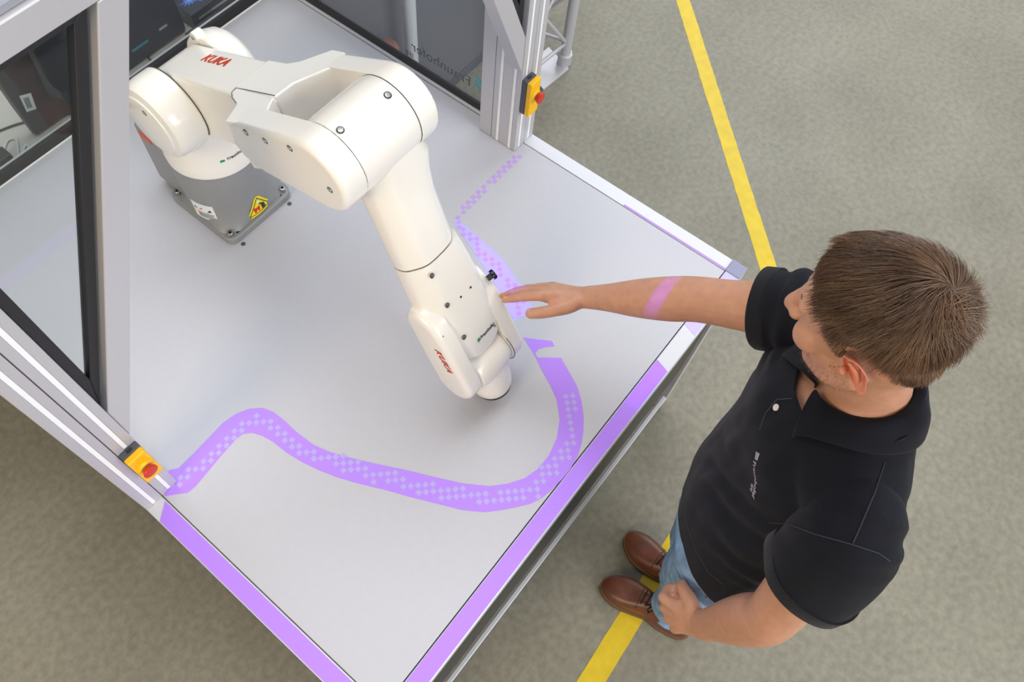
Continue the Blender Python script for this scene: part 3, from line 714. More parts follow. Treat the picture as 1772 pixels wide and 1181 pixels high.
# wrist head between the prongs, pointing down
WC = fa(.002, .578, -.008)
lathe('wrist_head', WC + V((-.0462, 0, 0)), (1, 0, 0), [(0, .040), (.004, .046), (.014, .050), (.050, .052), (.080, .050), (.093, .046), (.0975, .040)], M['white'], rob, 56, 30)
FD = V((0, -.36, -.93)).normalized()
lathe('wrist_snout', WC + V((.004, 0, 0)) + FD * .012, FD, [(0, .044), (.030, .047), (.060, .047), (.080, .0445), (.090, .040)], M['white'], rob, 48, 30)
lathe('tool_flange', WC + V((.004, 0, 0)) + FD * .1022, FD, [(0, .037), (.001, .0385), (.007, .0385), (.0085, .037)], M['chrome'], rob, 48, 30)
lathe('flange_ring', WC + V((.004, 0, 0)) + FD * .1108, FD, [(0, .033), (.003, .033), (.0032, .02)], M['steel'], rob, 48, 30)
tube('head_joint', [WC + V((.0515, .0522 * math.cos(a), .0522 * math.sin(a))) for a in [math.radians(k) for k in range(-60, 240, 12)]], .0009, M['seam'], rob, 5)
# release knob on the far side
kp = fa(.080, .404, .028)
lathe('knob', kp, (1, -.25, .25), [(0, .006), (.010, .006), (.0105, .0105), (.016, .0112), (.0185, .010)], M['chrome'], rob, 24)
# screws
def screw(p, d, r=.0052):
    d = V(d).normalized()
    o = lathe('screw', V(p) - d * .0004, d, [(0, r + .0016), (.0007, r + .0014)], M['seam'], rob, 20)
    lathe('screw_head', V(p) + d * .0004, d, [(0, r), (.0010, r * .92), (.0011, r * .5), (.0004, r * .45)], M['steel'], o, 20)
for lat, s in ((-.031, .290), (-.032, .368), (-.033, .458)): screw(fa(lat, s, .0378), Nn, .0038)
nd = (Nn * .75 + V((-1, 0, 0)) * .66).normalized()
for lat, s in ((-.072, .419), (-.074, .494), (-.075, .560)): screw(fa(lat - .002, s, .0315), nd, .0042)
for lat, s in ((.031, .378), (.002, .377), (.036, .094), (.007, .092)): lathe('screw_hole', fa(lat, s, .0382), Nn, [(0, .0024), (.0006, .0024)], M['ink'], rob, 12)
for px, py in ((425, 229.5), (458.5, 244), (501.5, 257), (571, 329)):
    screw(at_x(px, py, .5049), (-1, 0, 0), .0048)
screw(at_x(250, 196, XN - .079), (-1, 0, 0), .005)
for px, py in ((589, 225), (671, 164.5)):
    d = ray(px, py); # on the elbow barrel
    best = None
    for k in range(1, 400):
        P = CAM_POS + d * (0.9 + k * .002)
        if (V((P.y, P.z)) - V((E3.y, E3.z))).length < .0768: best = P; break
    if best: screw(best, V((0, best.y - E3.y, best.z - E3.z)), .0052)
# lettering
def letters(name, s, size, origin, ex, ey, m, **k): return text_obj(name, s, size, origin, ex, ey, m, rob, **k)
k0 = on_plane(346, 104, nn, V((0, .5, ztop(.5))).dot(nn)); k1 = on_plane(398, 117, nn, V((0, .5, ztop(.5))).dot(nn))
letters('lettering', 'KUKA', .0315, k0 + nn * .0002, (k1 - k0), (-V((k1 - k0)).cross(nn)), M['orange'], shear=.3, offset=.0007, sx=1.05)
text_obj('lettering', 'KUKA', .0245, at_x(751.5, 604, AX - .0857), Tn, Nn, M['orange'], rob, shear=.3, offset=.0003, sx=1.02, spacing=1.08)
lo = fa(-.0005, .4955, .0384)
text_obj('lettering', 'Fraunhofer', .0098, lo, (1, 0, 0), -Tn, M['ink'], rob, offset=.00015)
text_obj('lettering', 'IFF', .0048, fa(.0385, .5015, .0384), (1, 0, 0), -Tn, M['ink'], rob, offset=.0001)
logo_square('emblem', fa(-.0105, .4975, .0384), (1, 0, 0), -Tn, .0085, M['green'], rob)
ca = math.atan2(-.100, -.034)
text_cyl('lettering', 'Fraunhofer', .0115, (AX, AY), .1098, ca, TZ + .260, M['ink'], rob, tilt=.22, offset=.0002)
bm = bmesh.new(); pr = None
for i in range(5):
    a = ca - .15 + .10 * i / 4; cur = [bm.verts.new((AX + math.cos(a) * rr, AY + math.sin(a) * rr, TZ + z)) for z, rr in ((.2595, .1100), (.271, .1074))]
    if pr: bm.faces.new((pr[0], cur[0], cur[1], pr[1]))
    pr = cur
bm_obj('emblem', bm, M['green'], rob)

# ================================================================== BEHIND THE ENCLOSURE
DZ = 0.75
desk = thing('desk', 'pale desk standing behind the back glass under the dark screens', 'desk', (.6, 2.05, 0))
box('desk_top', -.6, 1.75, 1.64, 2.36, DZ - .03, DZ, M['desk'], desk, .003)
for x in (-.55, 1.66):
    for y in (1.68, 2.28): box('leg', x, x + .05, y, y + .05, 0, DZ - .031, M['alu'], desk, .002)
part = box('partition_panel', -1.2, 2.6, 2.75, 2.80, 0.0, 1.9, M['darkwall']); tag(part, 'dark grey partition panel standing behind the desk of screens', 'partition')
def screen(label, bl, br, yb, hgt, tilt, thick, m, z0=DZ, foot=True):
    """monitor seen from behind; bl/br = (x) extent"""
    t = thing('monitor', label, 'monitor', ((bl + br) / 2, yb, z0), 'monitors on the desk')
    c = math.cos(tilt); s = math.sin(tilt)
    zb = z0 + (.045 if foot else .002)
    bm = bmesh.new()
    pts = [(yb, zb), (yb + thick * .6, zb), (yb + thick, zb + hgt * .25), (yb + thick, zb + hgt * .75), (yb + thick * .6, zb + hgt), (yb, zb + hgt)]
    pts = [(yb + (y - yb) * c + (z - zb) * s, zb + (z - zb) * c - (y - yb) * s) for y, z in pts]
    add_prism(bm, [(bl, y, z) for y, z in pts], (br - bl, 0, 0)); o = bm_obj('housing', bm, m, t); bevel(o, .010, 3)
    return t, o
m1, h1 = screen('black monitor housing with a white barcode sticker seen through the triangular pane', .4385, .715, 1.720, .40, .0, .05, M['pcblack'], DZ, False)
# barcode sticker on the face towards the cell
def on_face(px, py, yb, tilt, z0):
    n = V((0, -math.cos(tilt), math.sin(tilt))); return on_plane(px, py, n, V((0, yb, z0)).dot(n)) + n * .0006
tl = on_face(33, 166, 1.720, .0, DZ + .002); tr = on_face(53, 160.5, 1.720, .0, DZ + .002); bl = on_face(46, 194, 1.720, .0, DZ + .002); br = on_face(63, 188, 1.720, .0, DZ + .002)
st = prism('barcode_sticker', [tl, tr, br, bl], (0, -.0004, 0), M['paper'], m1); st['label'] = 'white barcode sticker'
for k in range(9):
    f = .22 + .055 * k; a = tl.lerp(bl, .18).lerp(tr.lerp(br, .18), f); b = tl.lerp(bl, .82).lerp(tr.lerp(br, .82), f); d = (tr - tl).normalized() * (.0006 + .0008 * (k % 3 == 0))
    prism('print_line', [a + V((0, -.0005, 0)), a + d + V((0, -.0005, 0)), b + d + V((0, -.0005, 0)), b + V((0, -.0005, 0))], (0, -.0003, 0), M['ink'], st)
m2, h2 = screen('large blue black monitor beside the printed box behind the back glass', .745, .992, 1.722, .42, .0, .045, M['pcblack2'], DZ, False)
box('badge', .80, .86, 1.7204, 1.7216, DZ + .052, DZ + .060, M['teal'], m2)
box('badge', .905, .935, 1.7204, 1.7216, DZ + .060, DZ + .068, M['alu'], m2)
m3, h3 = screen('dark monitor standing behind the one with the barcode sticker', -.10, .42, 1.98, .50, .05, .05, M['pcblack2'], DZ, True)
box('stand_foot', .06, .26, 1.94, 2.14, DZ + .0005, DZ + .012, M['pcblack'], m3, .004)
box('stand_neck', .13, .19, 2.055, 2.08, DZ + .012, DZ + .22, M['pcblack'], m3, .004)
# printed carton
ct = thing('carton', 'small dark carton with a blue flare print lying on the desk by the enclosure corner', 'box', (1.10, 1.76, DZ))
cx0, cx1, cy0, cy1, ch = 1.008, 1.20, 1.700, 1.83, .06
box('carton_body', cx0, cx1, cy0, cy1, DZ + .0005, DZ + ch, M['pcblack2'], ct, .002)
for fr, mt in ((1.0, M['blueflare']), (.55, M['paleflare'])):
    prism('flare_print', [(1.060 + fr * .055 * math.cos(k * math.pi / 17) * rr_, 1.758 + fr * .042 * math.sin(k * math.pi / 17) * rr_, DZ + ch + (.0002 if fr == 1 else .0004)) for k in range(34) for rr_ in [(.55 + .5 * ((k * 7) % 5) / 5) if k % 2 else .45]], (0, 0, .0002), mt, ct)
text_obj('lettering', 'REAL', .030, (1.180, 1.812, DZ + ch + .0004), (-1, 0, 0), (0, -1, 0), M['paper'], ct, ext=.0001)
box('print_line', 1.03, 1.15, cy0 - .0006, cy0 - .0002, DZ + .030, DZ + .038, M['alu'], ct)
box('print_patch', 1.10, 1.15, 1.815, 1.826, DZ + ch, DZ + ch + .0004, M['paper'], ct)
c2 = box('small_case', .962, 1.09, 1.655, 1.692, DZ + .0005, DZ + .028, M['pcblack'], None, .003); tag(c2, 'flat dark case in front of the printed carton on the desk', 'case')
# cables on the desk
def cable(label, pts, r, m):
    P = [V((x, y, DZ + r + .0008)) for x, y in pts]
    q = []
    for i in range(len(P) - 1):
        p0, p1, p2, p3 = P[max(i - 1, 0)], P[i], P[i + 1], P[min(i + 2, len(P) - 1)]
        for k in range(6):
            t = k / 6; q.append(.5 * ((2 * p1) + (-p0 + p2) * t + (2 * p0 - 5 * p1 + 4 * p2 - p3) * t * t + (-p0 + 3 * p1 - 3 * p2 + p3) * t ** 3))
    q.append(P[-1]); o = tube('cable', q, r, m, None, 8); return tag(o, label, 'cable')
gp = lambda x, y: tuple(at_z(x, y, DZ))[:2]
cable('white cable loop on the desk at the left end of the back glass', [gp(6, 268), gp(14, 246), gp(30, 244), (.36, 1.69), gp(46, 252), gp(52, 262), gp(42, 268)], .0035, M['whitecable'])
cable('black cable trailing on the pale desk beside the large monitor', [gp(246, 96), gp(256, 100), gp(263, 108), gp(266, 114)], .003, M['pcblack'])
cable('black cable lying under the monitor with the barcode sticker', [gp(0, 228), gp(40, 214), gp(110, 200), gp(150, 196)], .003, M['pcblack'])
pw_ = gp(20, 258)
ps = box('power_strip', .26, .352, 1.690, 1.735, DZ + .0005, DZ + .035, M['pcblack'], None, .004); tag(ps, 'dark power strip on the desk beside the white cable loop', 'power strip')
# right of the enclosure: display board, pole, seat
brd = thing('display_board', 'tall dark grey display board standing on the floor beyond the right glass pane', 'board', (2.0, 1.44, 0))
box('board_panel', 1.279, 2.42, 1.415, 1.445, .045, 2.2, M['darkwall'], brd, .003)
box('board_foot', 1.279, 2.42, 1.410, 1.450, .0, .044, M['estopbase'], brd, .003)
pp = at_y(713, 92, 1.33)
pole = thing('round_pole', 'pale round aluminium pole standing in front of the dark display board', 'pole', (pp.x, 1.33, 0))
lathe('pole_tube', (pp.x, 1.33, 0.0125), (0, 0, 1), [(0, .0215), (2.2, .0215)], M['alu_flat'], pole, 28)
lathe('pole_foot', (pp.x, 1.33, 0.0), (0, 0, 1), [(0, .06), (.008, .06), (.012, .03)], M['alu_flat'], pole, 28)
sp = at_y(684, 62, 1.345)
st_ = thing('low_stool', 'small reddish brown round stool cushion glimpsed beside the pole behind the right glass', 'stool', (sp.x - .050, 1.345, 0))
lathe('cushion', (sp.x - .050, 1.345, sp.z - .06), (0, 0, 1), [(0, .036), (.012, .044), (.035, .046), (.052, .040), (.060, .024)], M['terracotta'], st_, 36)
for k in range(3):
    a = math.pi / 2 + k * 2 * math.pi / 3
    tube('leg', [(sp.x - .050 + .03 * math.cos(a), 1.345 + .03 * math.sin(a), sp.z - .058), (sp.x - .050 + .045 * math.cos(a), 1.345 + .045 * math.sin(a), 0.0)], .006, M['black'], st_, 10)
# ================================================================== TRUSS STAND
tb = at_z(976, 108, .012)
trs = thing('truss_stand', 'aluminium lattice truss tower on a flat base plate beyond the right post', 'truss', (tb.x, tb.y, 0))
b1, b2, b3 = at_z(984, 121, 0), at_z(940, 158, 0), at_z(905, 120, 0)
b4 = b1 + b3 - b2
prism('base_plate', [V((p.x, p.y, 0)) for p in (b1, b2, b3, b4)], (0, 0, .012), M['alu'], trs, .002, 2)
cA_ = V((tb.x, tb.y, .012)); e1 = (b2 - b1).normalized() * .21; e2 = (b3 - b2).normalized() * .21
chords = [cA_, cA_ + e1 * .98, cA_ + e1 * .5 + e2 * .9]
for c in chords:
    tube('chord', [c, c + V((0, 0, 2.4))], .0215, M['alu'], trs, 20)
    lathe('coupler', c, (0, 0, 1), [(0, .030), (.05, .030), (.055, .023)], M['alu'], trs, 20)
    box('bolt', c.x + .028, c.x + .042, c.y - .008, c.y + .008, .040, .052, M['steel'], trs, .002)
for i in range(3):
    a, b = chords[i], chords[(i + 1) % 3]
    d = (b - a)
    tube('brace_rod', [a + d * .1 + V((0, 0, .115)), b - d * .1 + V((0, 0, .115))], .008, M['alu'], trs, 10)
    for k in range(8):
        z0 = .13 + k * .24; p, q_ = (a, b) if k % 2 == 0 else (b, a); dd = (q_ - p)
        tube('brace_rod', [p + dd * .09 + V((0, 0, z0)), q_ - dd * .09 + V((0, 0, z0 + .23))], .008, M['alu'], trs, 10)

# ================================================================== PERSON
def rings_tube(bm, stations, n=18):
    """closed tapered limb: stations = (centre, ru, rv, udir) ; udir roughly across the limb"""
    k = len(stations); rings = []
    cs = [V(s[0]) for s in stations]
    def add(c, u, v, ru, rv): rings.append([c + u * (ru * math.cos(2 * math.pi * j / n)) + v * (rv * math.sin(2 * math.pi * j / n)) for j in range(n)])
    fr = []
    for i, s in enumerate(stations):
        d = (cs[min(i + 1, k - 1)] - cs[max(i - 1, 0)]).normalized(); u = V(s[3]); u = (u - d * u.dot(d)).normalized(); fr.append((d, u, d.cross(u)))
    d, u, v = fr[0]; c, ru, rv = cs[0], stations[0][1], stations[0][2]; rm = min(ru, rv)
    for t in (.999, .92, .75, .45): add(c - d * rm * t, u, v, ru * math.sqrt(1 - t * t), rv * math.sqrt(1 - t * t))
    for i, s in enumerate(stations): add(cs[i], fr[i][1], fr[i][2], s[1], s[2])
    d, u, v = fr[-1]; c, ru, rv = cs[-1], stations[-1][1], stations[-1][2]; rm = min(ru, rv)
    for t in (.45, .75, .92, .999): add(c + d * rm * t, u, v, ru * math.sqrt(1 - t * t), rv * math.sqrt(1 - t * t))
    add_loft(bm, rings)
def smooth_stations(st, sub=4):
    out = []
    for i in range(len(st) - 1):
        a0, a, b, b1 = st[max(i - 1, 0)], st[i], st[i + 1], st[min(i + 2, len(st) - 1)]
        for k in range(sub):
            t = k / sub
            cr = lambda p0, p1, p2, p3: .5 * ((2 * p1) + (-p0 + p2) * t + (2 * p0 - 5 * p1 + 4 * p2 - p3) * t * t + (-p0 + 3 * p1 - 3 * p2 + p3) * t ** 3)
            out.append((cr(V(a0[0]), V(a[0]), V(b[0]), V(b1[0])), cr(a0[1], a[1], b[1], b1[1]), cr(a0[2], a[2], b[2], b1[2]), V(a[3]).lerp(V(b[3]), t)))
    out.append(st[-1]); return out
def limb(bm, st, n=18, sub=4): rings_tube(bm, smooth_stations(st, sub), n)
def ellipsoid(bm, c, ax, ay, az, n=20, m=14):
    c = V(c); rings = []
    for i in range(m + 1):
        ph = math.pi * (i + .02) / (m + .04)
        rings.append([c + V(az) * -math.cos(ph) + V(ax) * (math.sin(ph) * math.cos(2 * math.pi * j / n)) + V(ay) * (math.sin(ph) * math.sin(2 * math.pi * j / n)) for j in range(n)])
    add_loft(bm, rings)
def voxel(bm, size, smooth_it=6, fac=.5):
    bmesh.ops.recalc_face_normals(bm, faces=bm.faces[:])
    me = bpy.data.meshes.new('tmp'); bm.to_mesh(me); bm.free()
    o = bpy.data.objects.new('tmp', me); COL.objects.link(o)
    r = o.modifiers.new('r', 'REMESH'); r.mode = 'VOXEL'; r.voxel_size = size; r.use_smooth_shade = True
    if smooth_it:
        s = o.modifiers.new('s', 'SMOOTH'); s.iterations = smooth_it; s.factor = fac
    dg = bpy.context.evaluated_depsgraph_get(); out = bpy.data.meshes.new_from_object(o.evaluated_get(dg))
    bpy.data.objects.remove(o, do_unlink=True)
    for p in out.polygons: p.use_smooth = True
    return out
def displace(me, fn):
    n = len(me.vertices); co = np.empty(n * 3, 'f'); me.vertices.foreach_get('co', co); no = np.empty(n * 3, 'f'); me.vertex_normals.foreach_get('vector', no)
    co = co.reshape(-1, 3); no = no.reshape(-1, 3); d = np.array([fn(V(c)) for c in co])
    co += no * d[:, None]; me.vertices.foreach_set('co', co.ravel()); me.update()

man = thing('person', 'man in black polo shirt and jeans reaching his right hand to the robot', 'person', (.72, -.34, 0))
Zv = V((0, 0, 1))
# key joints
SH_L = V((.578, -.396, 1.420)); EL_L = V((.494, -.414, 1.160)); WR_L = V((.487, -.374, .902)); KN_L = V((.489, -.312, .822))
SH_R = V((.872, -.236, 1.418)); EL_R = V((.833, -.030, 1.298)); WR_R = V((.792, .153, 1.152)); TP_R = V((.7205, .2935, 1.113))
NECK = V((.740, -.308, 1.475)); 
# head frame: pitched down towards the hand
pitch = math.radians(22); yaw = math.radians(-3)
hf0 = V((-math.sin(yaw), math.cos(yaw), 0)); hr = V((hf0.y, -hf0.x, 0))
hf = (hf0 * math.cos(pitch) - Zv * math.sin(pitch)).normalized(); hu = hr.cross(hf).normalized()
HC = V((.725, -.2545, 1.636))                     # midpoint between the ears
def hp(r, f, u): return HC + hr * r + hf * f + hu * u
# ---- skin body
bm = bmesh.new()
# head
ellipsoid(bm, hp(0, -.004, .050), hr * .0665, hf * .088, hu * .069, 28, 20)
ellipsoid(bm, hp(0, .020, .015), hr * .064, hf * .075, hu * .085)
ellipsoid(bm, hp(0, .030, -.040), hr * .056, hf * .060, hu * .062)
ellipsoid(bm, hp(0, .068, -.072), hr * .030, hf * .026, hu * .024)      # chin
ellipsoid(bm, hp(0, .055, -.052), hr * .043, hf * .036, hu * .035)
for s in (-1, 1):
    ellipsoid(bm, hp(s * .040, .062, -.012), hr * .026, hf * .026, hu * .026)      # cheek
    limb(bm, [(hp(s * .056, .0, -.045), .016, .016, hr), (hp(s * .048, .035, -.068), .014, .016, hr), (hp(s * .022, .072, -.080), .013, .014, hr)])
    limb(bm, [(hp(s * .010, .088, .030), .010, .009, hu), (hp(s * .040, .074, .030), .009, .009, hu)])   # brow ridge
limb(bm, [(hp(0, .088, .022), .0085, .010, hr), (hp(0, .100, .002), .0105, .012, hr), (hp(0, .113, -.016), .0125, .012, hr)], 14)   # nose
for s in (-1, 1): ellipsoid(bm, hp(s * .013, .100, -.021), hr * .0085, hf * .011, hu * .0085)
limb(bm, [(hp(-.020, .084, -.046), .006, .0065, hu), (hp(0, .092, -.044), .007, .0085, hu), (hp(.020, .084, -.046), .006, .0065, hu)], 12)
limb(bm, [(hp(-.018, .083, -.057), .0065, .007, hu), (hp(0, .090, -.058), .007, .0085, hu), (hp(.018, .083, -.057), .0065, .007, hu)], 12)
# neck and trunk
tr30 = V((.866, .5, 0))
limb(bm, [(NECK + V((.002, -.008, -.05)), .055, .060, tr30), (NECK + V((.001, -.002, .0)), .046, .056, tr30), (NECK.lerp(HC, .55) + V((0, .0, 0)), .049, .057, hr), (hp(0, -.018, -.02), .051, .060, hr)])
tr = lambda deg: V((math.cos(math.radians(deg)), math.sin(math.radians(deg)), 0))   # person's right, twisted
TORSO = [(0.86, 0.721, -0.3386, 0.164, 0.108, 20), (0.93, 0.7185, -0.3372, 0.17, 0.112, 20), (1, 0.714, -0.3288, 0.166, 0.116, 22), (1.1, 0.712, -0.321, 0.16, 0.112, 24), (1.2, 0.715, -0.316, 0.162, 0.102, 27), (1.3, 0.721, -0.312, 0.17, 0.104, 30), (1.37, 0.726, -0.312, 0.168, 0.104, 30), (1.425, 0.73, -0.313, 0.1, 0.078, 30), (1.46, 0.733, -0.314, 0.058, 0.056, 30)]
limb(bm, [(V((x, y, z)), a, b, tr(d)) for z, x, y, a, b, d in TORSO], 32)
# shoulders and arms
def arm(bm, S, Eb, Wr, up, cen):
    limb(bm, [(cen, .045, .045, up), (S.lerp(cen, .35) + Zv * .000, .046, .046, up), (S, .050, .050, up), (S.lerp(Eb, .35), .049, .049, up), (S.lerp(Eb, .75), .043, .042, up), (Eb, .0405, .041, up), (Eb.lerp(Wr, .22), .044, .041, up), (Eb.lerp(Wr, .5), .040, .036, up), (Eb.lerp(Wr, .8), .031, .026, up), (Wr, .0295, .0215, up)])
# right hand frame
Fh = (TP_R - WR_R).normalized(); Lh = V((.594, .48, -.65)); Lh = (Lh - Fh * Lh.dot(Fh)).normalized(); Nh = Lh.cross(Fh).normalized()
if Nh.dot(-ROW_Y) < 0: Nh = -Nh         # back of the hand faces up the picture
arm(bm, SH_R, EL_R, WR_R, Lh, V((.750, -.308, 1.425)))
def hand(bm, Wr, F, L, N, curl, thumb, lens=(.074, .082, .076, .060), spread=(-.034, -.011, .011, .031)):
    """palm plus four fingers (index first along -L) and a thumb; N points out of the back of the hand"""
    tips = []
    mcp = [Wr + F * (.090 - .004 * abs(i - 1) - (.006 if i == 3 else 0)) + L * spread[i] + N * (.008 - .003 * (i == 3)) for i in range(4)]
    for i in range(4):
        limb(bm, [(Wr + L * spread[i] * .55, .013, .013, L), (Wr.lerp(mcp[i], .5) + N * .001, .0125, .0135, L), (mcp[i], .0108, .0115, L)], 14)
    limb(bm, [(Wr + F * .012, .028, .019, L), (Wr + F * .045, .036, .0155, L), (Wr + F * .076, .038, .0125, L)], 20)
    nails = []
    for i in range(4):
        p = mcp[i]; ang = 0; st = [(p, .0102, .0105, L)]; segs = (.46, .30, .24)
        for k, sg in enumerate(segs):
            ang += curl[i][k]; d = F * math.cos(ang) - N * math.sin(ang); d = (d + L * curl[i][3]).normalized(); r = (.0100, .0091, .0076)[k]
            p2 = p + d * lens[i] * sg
            st.append((p.lerp(p2, .5), r * .98, r, L)); st.append((p2, r * (1.03 if k < 2 else .9), r * (1.03 if k < 2 else .86), L)); p = p2
        limb(bm, st, 14, 3); nn_ = F * math.sin(ang) + N * math.cos(ang); nails.append((p - d * .006, d, L, nn_, .0062))
    st = [(Wr + F * .012 - L * .018 - N * .002, .017, .016, N)]
    for q, r in thumb: st.append((Wr + F * q[0] + L * q[1] + N * q[2], r, r * .92, N))
    limb(bm, st, 14, 4)
    d = (V(st[-1][0]) - V(st[-2][0])).normalized()
    tn = (N - d * N.dot(d)).normalized(); nails.append((V(st[-1][0]) - d * .001, d, d.cross(tn), tn, .0085))
    return nails
curlR = [(.14, .10, .08, .02), (.12, .10, .08, .02), (.12, .12, .08, .0), (.14, .14, .10, -.02)]
thumbR = [((.030, -.032, -.010), .0155), ((.055, -.043, -.016), .0132), ((.078, -.048, -.021), .0124), ((.102, -.049, -.025), .0112)]
nailsR = hand(bm, WR_R, Fh, Lh, Nh, curlR, thumbR)
# left hand, loosely closed
Fl = (KN_L - WR_L).normalized(); Ll = V((-.445, -.765, -.457)); Ll = (Ll - Fl * Ll.dot(Fl)).normalized(); Nl = Ll.cross(Fl).normalized()
if Nl.dot(-ROW_Z) < 0: Nl = -Nl
arm(bm, SH_L, EL_L, WR_L, Ll, V((.705, -.326, 1.425)))
curlL = [(1.05, 1.25, .7, .02), (1.05, 1.3, .7, .0), (1.1, 1.3, .7, -.0), (1.15, 1.3, .7, -.03)]
thumbL = [((.034, -.040, -.012), .0150), ((.060, -.050, -.024), .0122), ((.078, -.040, -.040), .0112), ((.084, -.020, -.052), .0100)]
nailsL = hand(bm, WR_L, Fl, Ll, Nl, curlL, thumbL)
# legs inside the jeans
HIP = V((.722, -.338, .92))
ANK_L = V((.702, -.408, .10)); ANK_R = V((.802, -.378, .10)); KNE_L = V((.686, -.365, .50)); KNE_R = V((.785, -.335, .50))
for K, A_, s in ((KNE_L, ANK_L, -1), (KNE_R, ANK_R, 1)):
    limb(bm, [(HIP + tr(14) * s * .085, .080, .085, tr(14)), (HIP.lerp(K, .5) + tr(14) * s * .045, .070, .075, tr(14)), (K, .052, .056, tr(14)), (K.lerp(A_, .35), .050, .054, tr(14)), (A_, .036, .040, tr(14))])
me = voxel(bm, .0036, 5, .5)
body = link_mesh('body', me, M['skin'], man)
# finger nails
def nail(p, d, L, n_, r):
    a = p + n_ * (.0066 if r < .007 else .0098)
    bm = bmesh.new(); add_loft(bm, [[a + d * t + L * (r * .62 * s_ * c) + n_ * h for s_, h in ((-1, -.0014), (-.5, .0002), (.5, .0002), (1, -.0014), (.5, -.0018), (-.5, -.0018))] for t, c in ((-.0055, .75), (-.002, 1), (.004, 1), (.006, .7))])
    bm_obj('finger_nail', bm, M['nail'], body, 60)
for q in nailsR: nail(*q)
# ---- ears
def ear(s):
    bm = bmesh.new(); out = []
    c = hp(s * .0690, -.006, -.002); ax = hf; ay = hu; az = hr * s
    tilt = .28; ex_ = (ax * math.cos(tilt) - ay * math.sin(tilt)); ey_ = (ay * math.cos(tilt) + ax * math.sin(tilt))
    flare = (az * .80 - hf * .35).normalized()
    rim = []
    for k in range(26):
        a = 2 * math.pi * k / 26; rx = .0175; ry = .031
        if math.sin(a) < -.2: rx *= .80
        rim.append(c + ex_ * (rx * math.cos(a)) * (1 if math.cos(a) < 0 else .85) + ey_ * (ry * math.sin(a)) + flare * (.016 if math.cos(a) < .2 else .016 - .014 * math.cos(a)))
    rings = []
    for k in range(26):
        p = rim[k]; inn = (c - p) * .28
        rings.append([p, p + flare * .003 + inn * .12, p + flare * .0015 + inn * .55, p - flare * .006 + inn, ])
    outer_base = [c + (rim[k] - c) * .72 - flare * .013 for k in range(26)]
    concha = [c + (rim[k] - c) * .45 + az * .001 for k in range(26)]; deep = [c + (rim[k] - c) * .15 - az * .006 for k in range(26)]
    layers = [outer_base] + [[rings[k][i] for k in range(26)] for i in range(4)] + [concha, deep]
    add_loft(bm, layers, True)
    # tragus and inner fold
    ellipsoid(bm, c + ex_ * .012 + az * .007 - ey_ * .004, ex_ * .005, ey_ * .007, az * .006, 12, 8)
    limb(bm, [(c + ey_ * .017 - ex_ * .004 + az * .012, .0028, .003, az), (c - ex_ * .009 + ey_ * .004 + az * .013, .003, .0034, az), (c - ex_ * .006 - ey_ * .014 + az * .011, .0028, .003, az)], 10)
    o = bm_obj('ear', bm, M['earskin'], body, 80)
    sub = o.modifiers.new('s', 'SUBSURF'); sub.levels = 1; sub.render_levels = 1
M['earskin'] = mat('ear_skin', (214, 138, 112), 0.45, sss=0.25, noise_amt=.06, noise_scale=80)
ear(-1); ear(1)
for s in (-1, 1):
    bm = bmesh.new(); ellipsoid(bm, hp(s * .030, .0665, .012), hr * .0115, hf * .0105, hu * .0115); e = bm_obj('eye', bm, M['eyew'], body, 80)
    bm = bmesh.new(); ellipsoid(bm, hp(s * .030, .0715, .0075), hr * .0055, hf * .002, hu * .0055, 14, 8); bm_obj('iris', bm, M['iris'], e, 80)
    bm = bmesh.new(); limb(bm, [(hp(s * .019, .0745, .0185), .0012, .006, hf), (hp(s * .030, .0765, .0205), .0016, .007, hf), (hp(s * .042, .069, .018), .0012, .005, hf)], 10); bm_obj('eyelid', bm, M['skin'], e, 80)
    bm = bmesh.new(); limb(bm, [(hp(s * .014, .0880, .033), .0018, .003, hu), (hp(s * .029, .0835, .0365), .0020, .003, hu), (hp(s * .045, .069, .034), .0012, .002, hu)], 10); bm_obj('eyebrow', bm, M['brow'], body, 80)

# ---- hair: undercoat shell plus strands
def hair_edge(f, r):
    """height of the hairline above the ear level, as a function of how far forward"""
    pts = [(-.13, -.055), (-.07, -.050), (-.045, -.030), (-.030, .010), (-.012, .036), (.004, .030), (.010, .000), (.020, .006), (.028, .044), (.042, .064), (.058, .076), (.072, .083), (.12, .086)]
    for (a, b), (c, d) in zip(pts, pts[1:]):
        if a <= f <= c: return b + (d - b) * (f - a) / (c - a)
    return .07
bodybvh = BVHTree.FromPolygons([v.co + man.location for v in me.vertices], [p.vertices for p in me.polygons])
WHORL = V((.008, -.068, .112))
def loc(p): d = p - HC; return V((d.dot(hr), d.dot(hf), d.dot(hu)))
def unloc(l): return hp(l.x, l.y, l.z)
pos = []; nor = []
hv = [v.index for v in me.vertices if (v.co + man.location - HC).length < .17]
hset = set()
for i in hv:
    l = loc(me.vertices[i].co + man.location)
    if l.z > hair_edge(l.y, l.x) and l.z > -.06 and l.length < .16 and not (l.z < -.03 and l.y > -.05): hset.add(i)
faces = [p for p in me.polygons if all(v in hset for v in p.vertices)]
idx = {}; vs = []; fs = []
for p in faces:
    q = []
    for v in p.vertices:
        if v not in idx:
            idx[v] = len(vs); c = me.vertices[v].co + man.location; l = loc(c); h = max(0, min(1, (l.z - hair_edge(l.y, l.x)) / .05))
            vs.append(c + me.vertices[v].normal * (.0010 + .0050 * h))
        q.append(idx[v])
    fs.append(q)
cap = bpy.data.meshes.new('hair'); cap.from_pydata(vs, [], fs); cap.update()
hair = link_mesh('hair', cap, M['scalp'], man, 180)
sv = hair.modifiers.new('s', 'SOLIDIFY'); sv.thickness = .006; sv.offset = -1
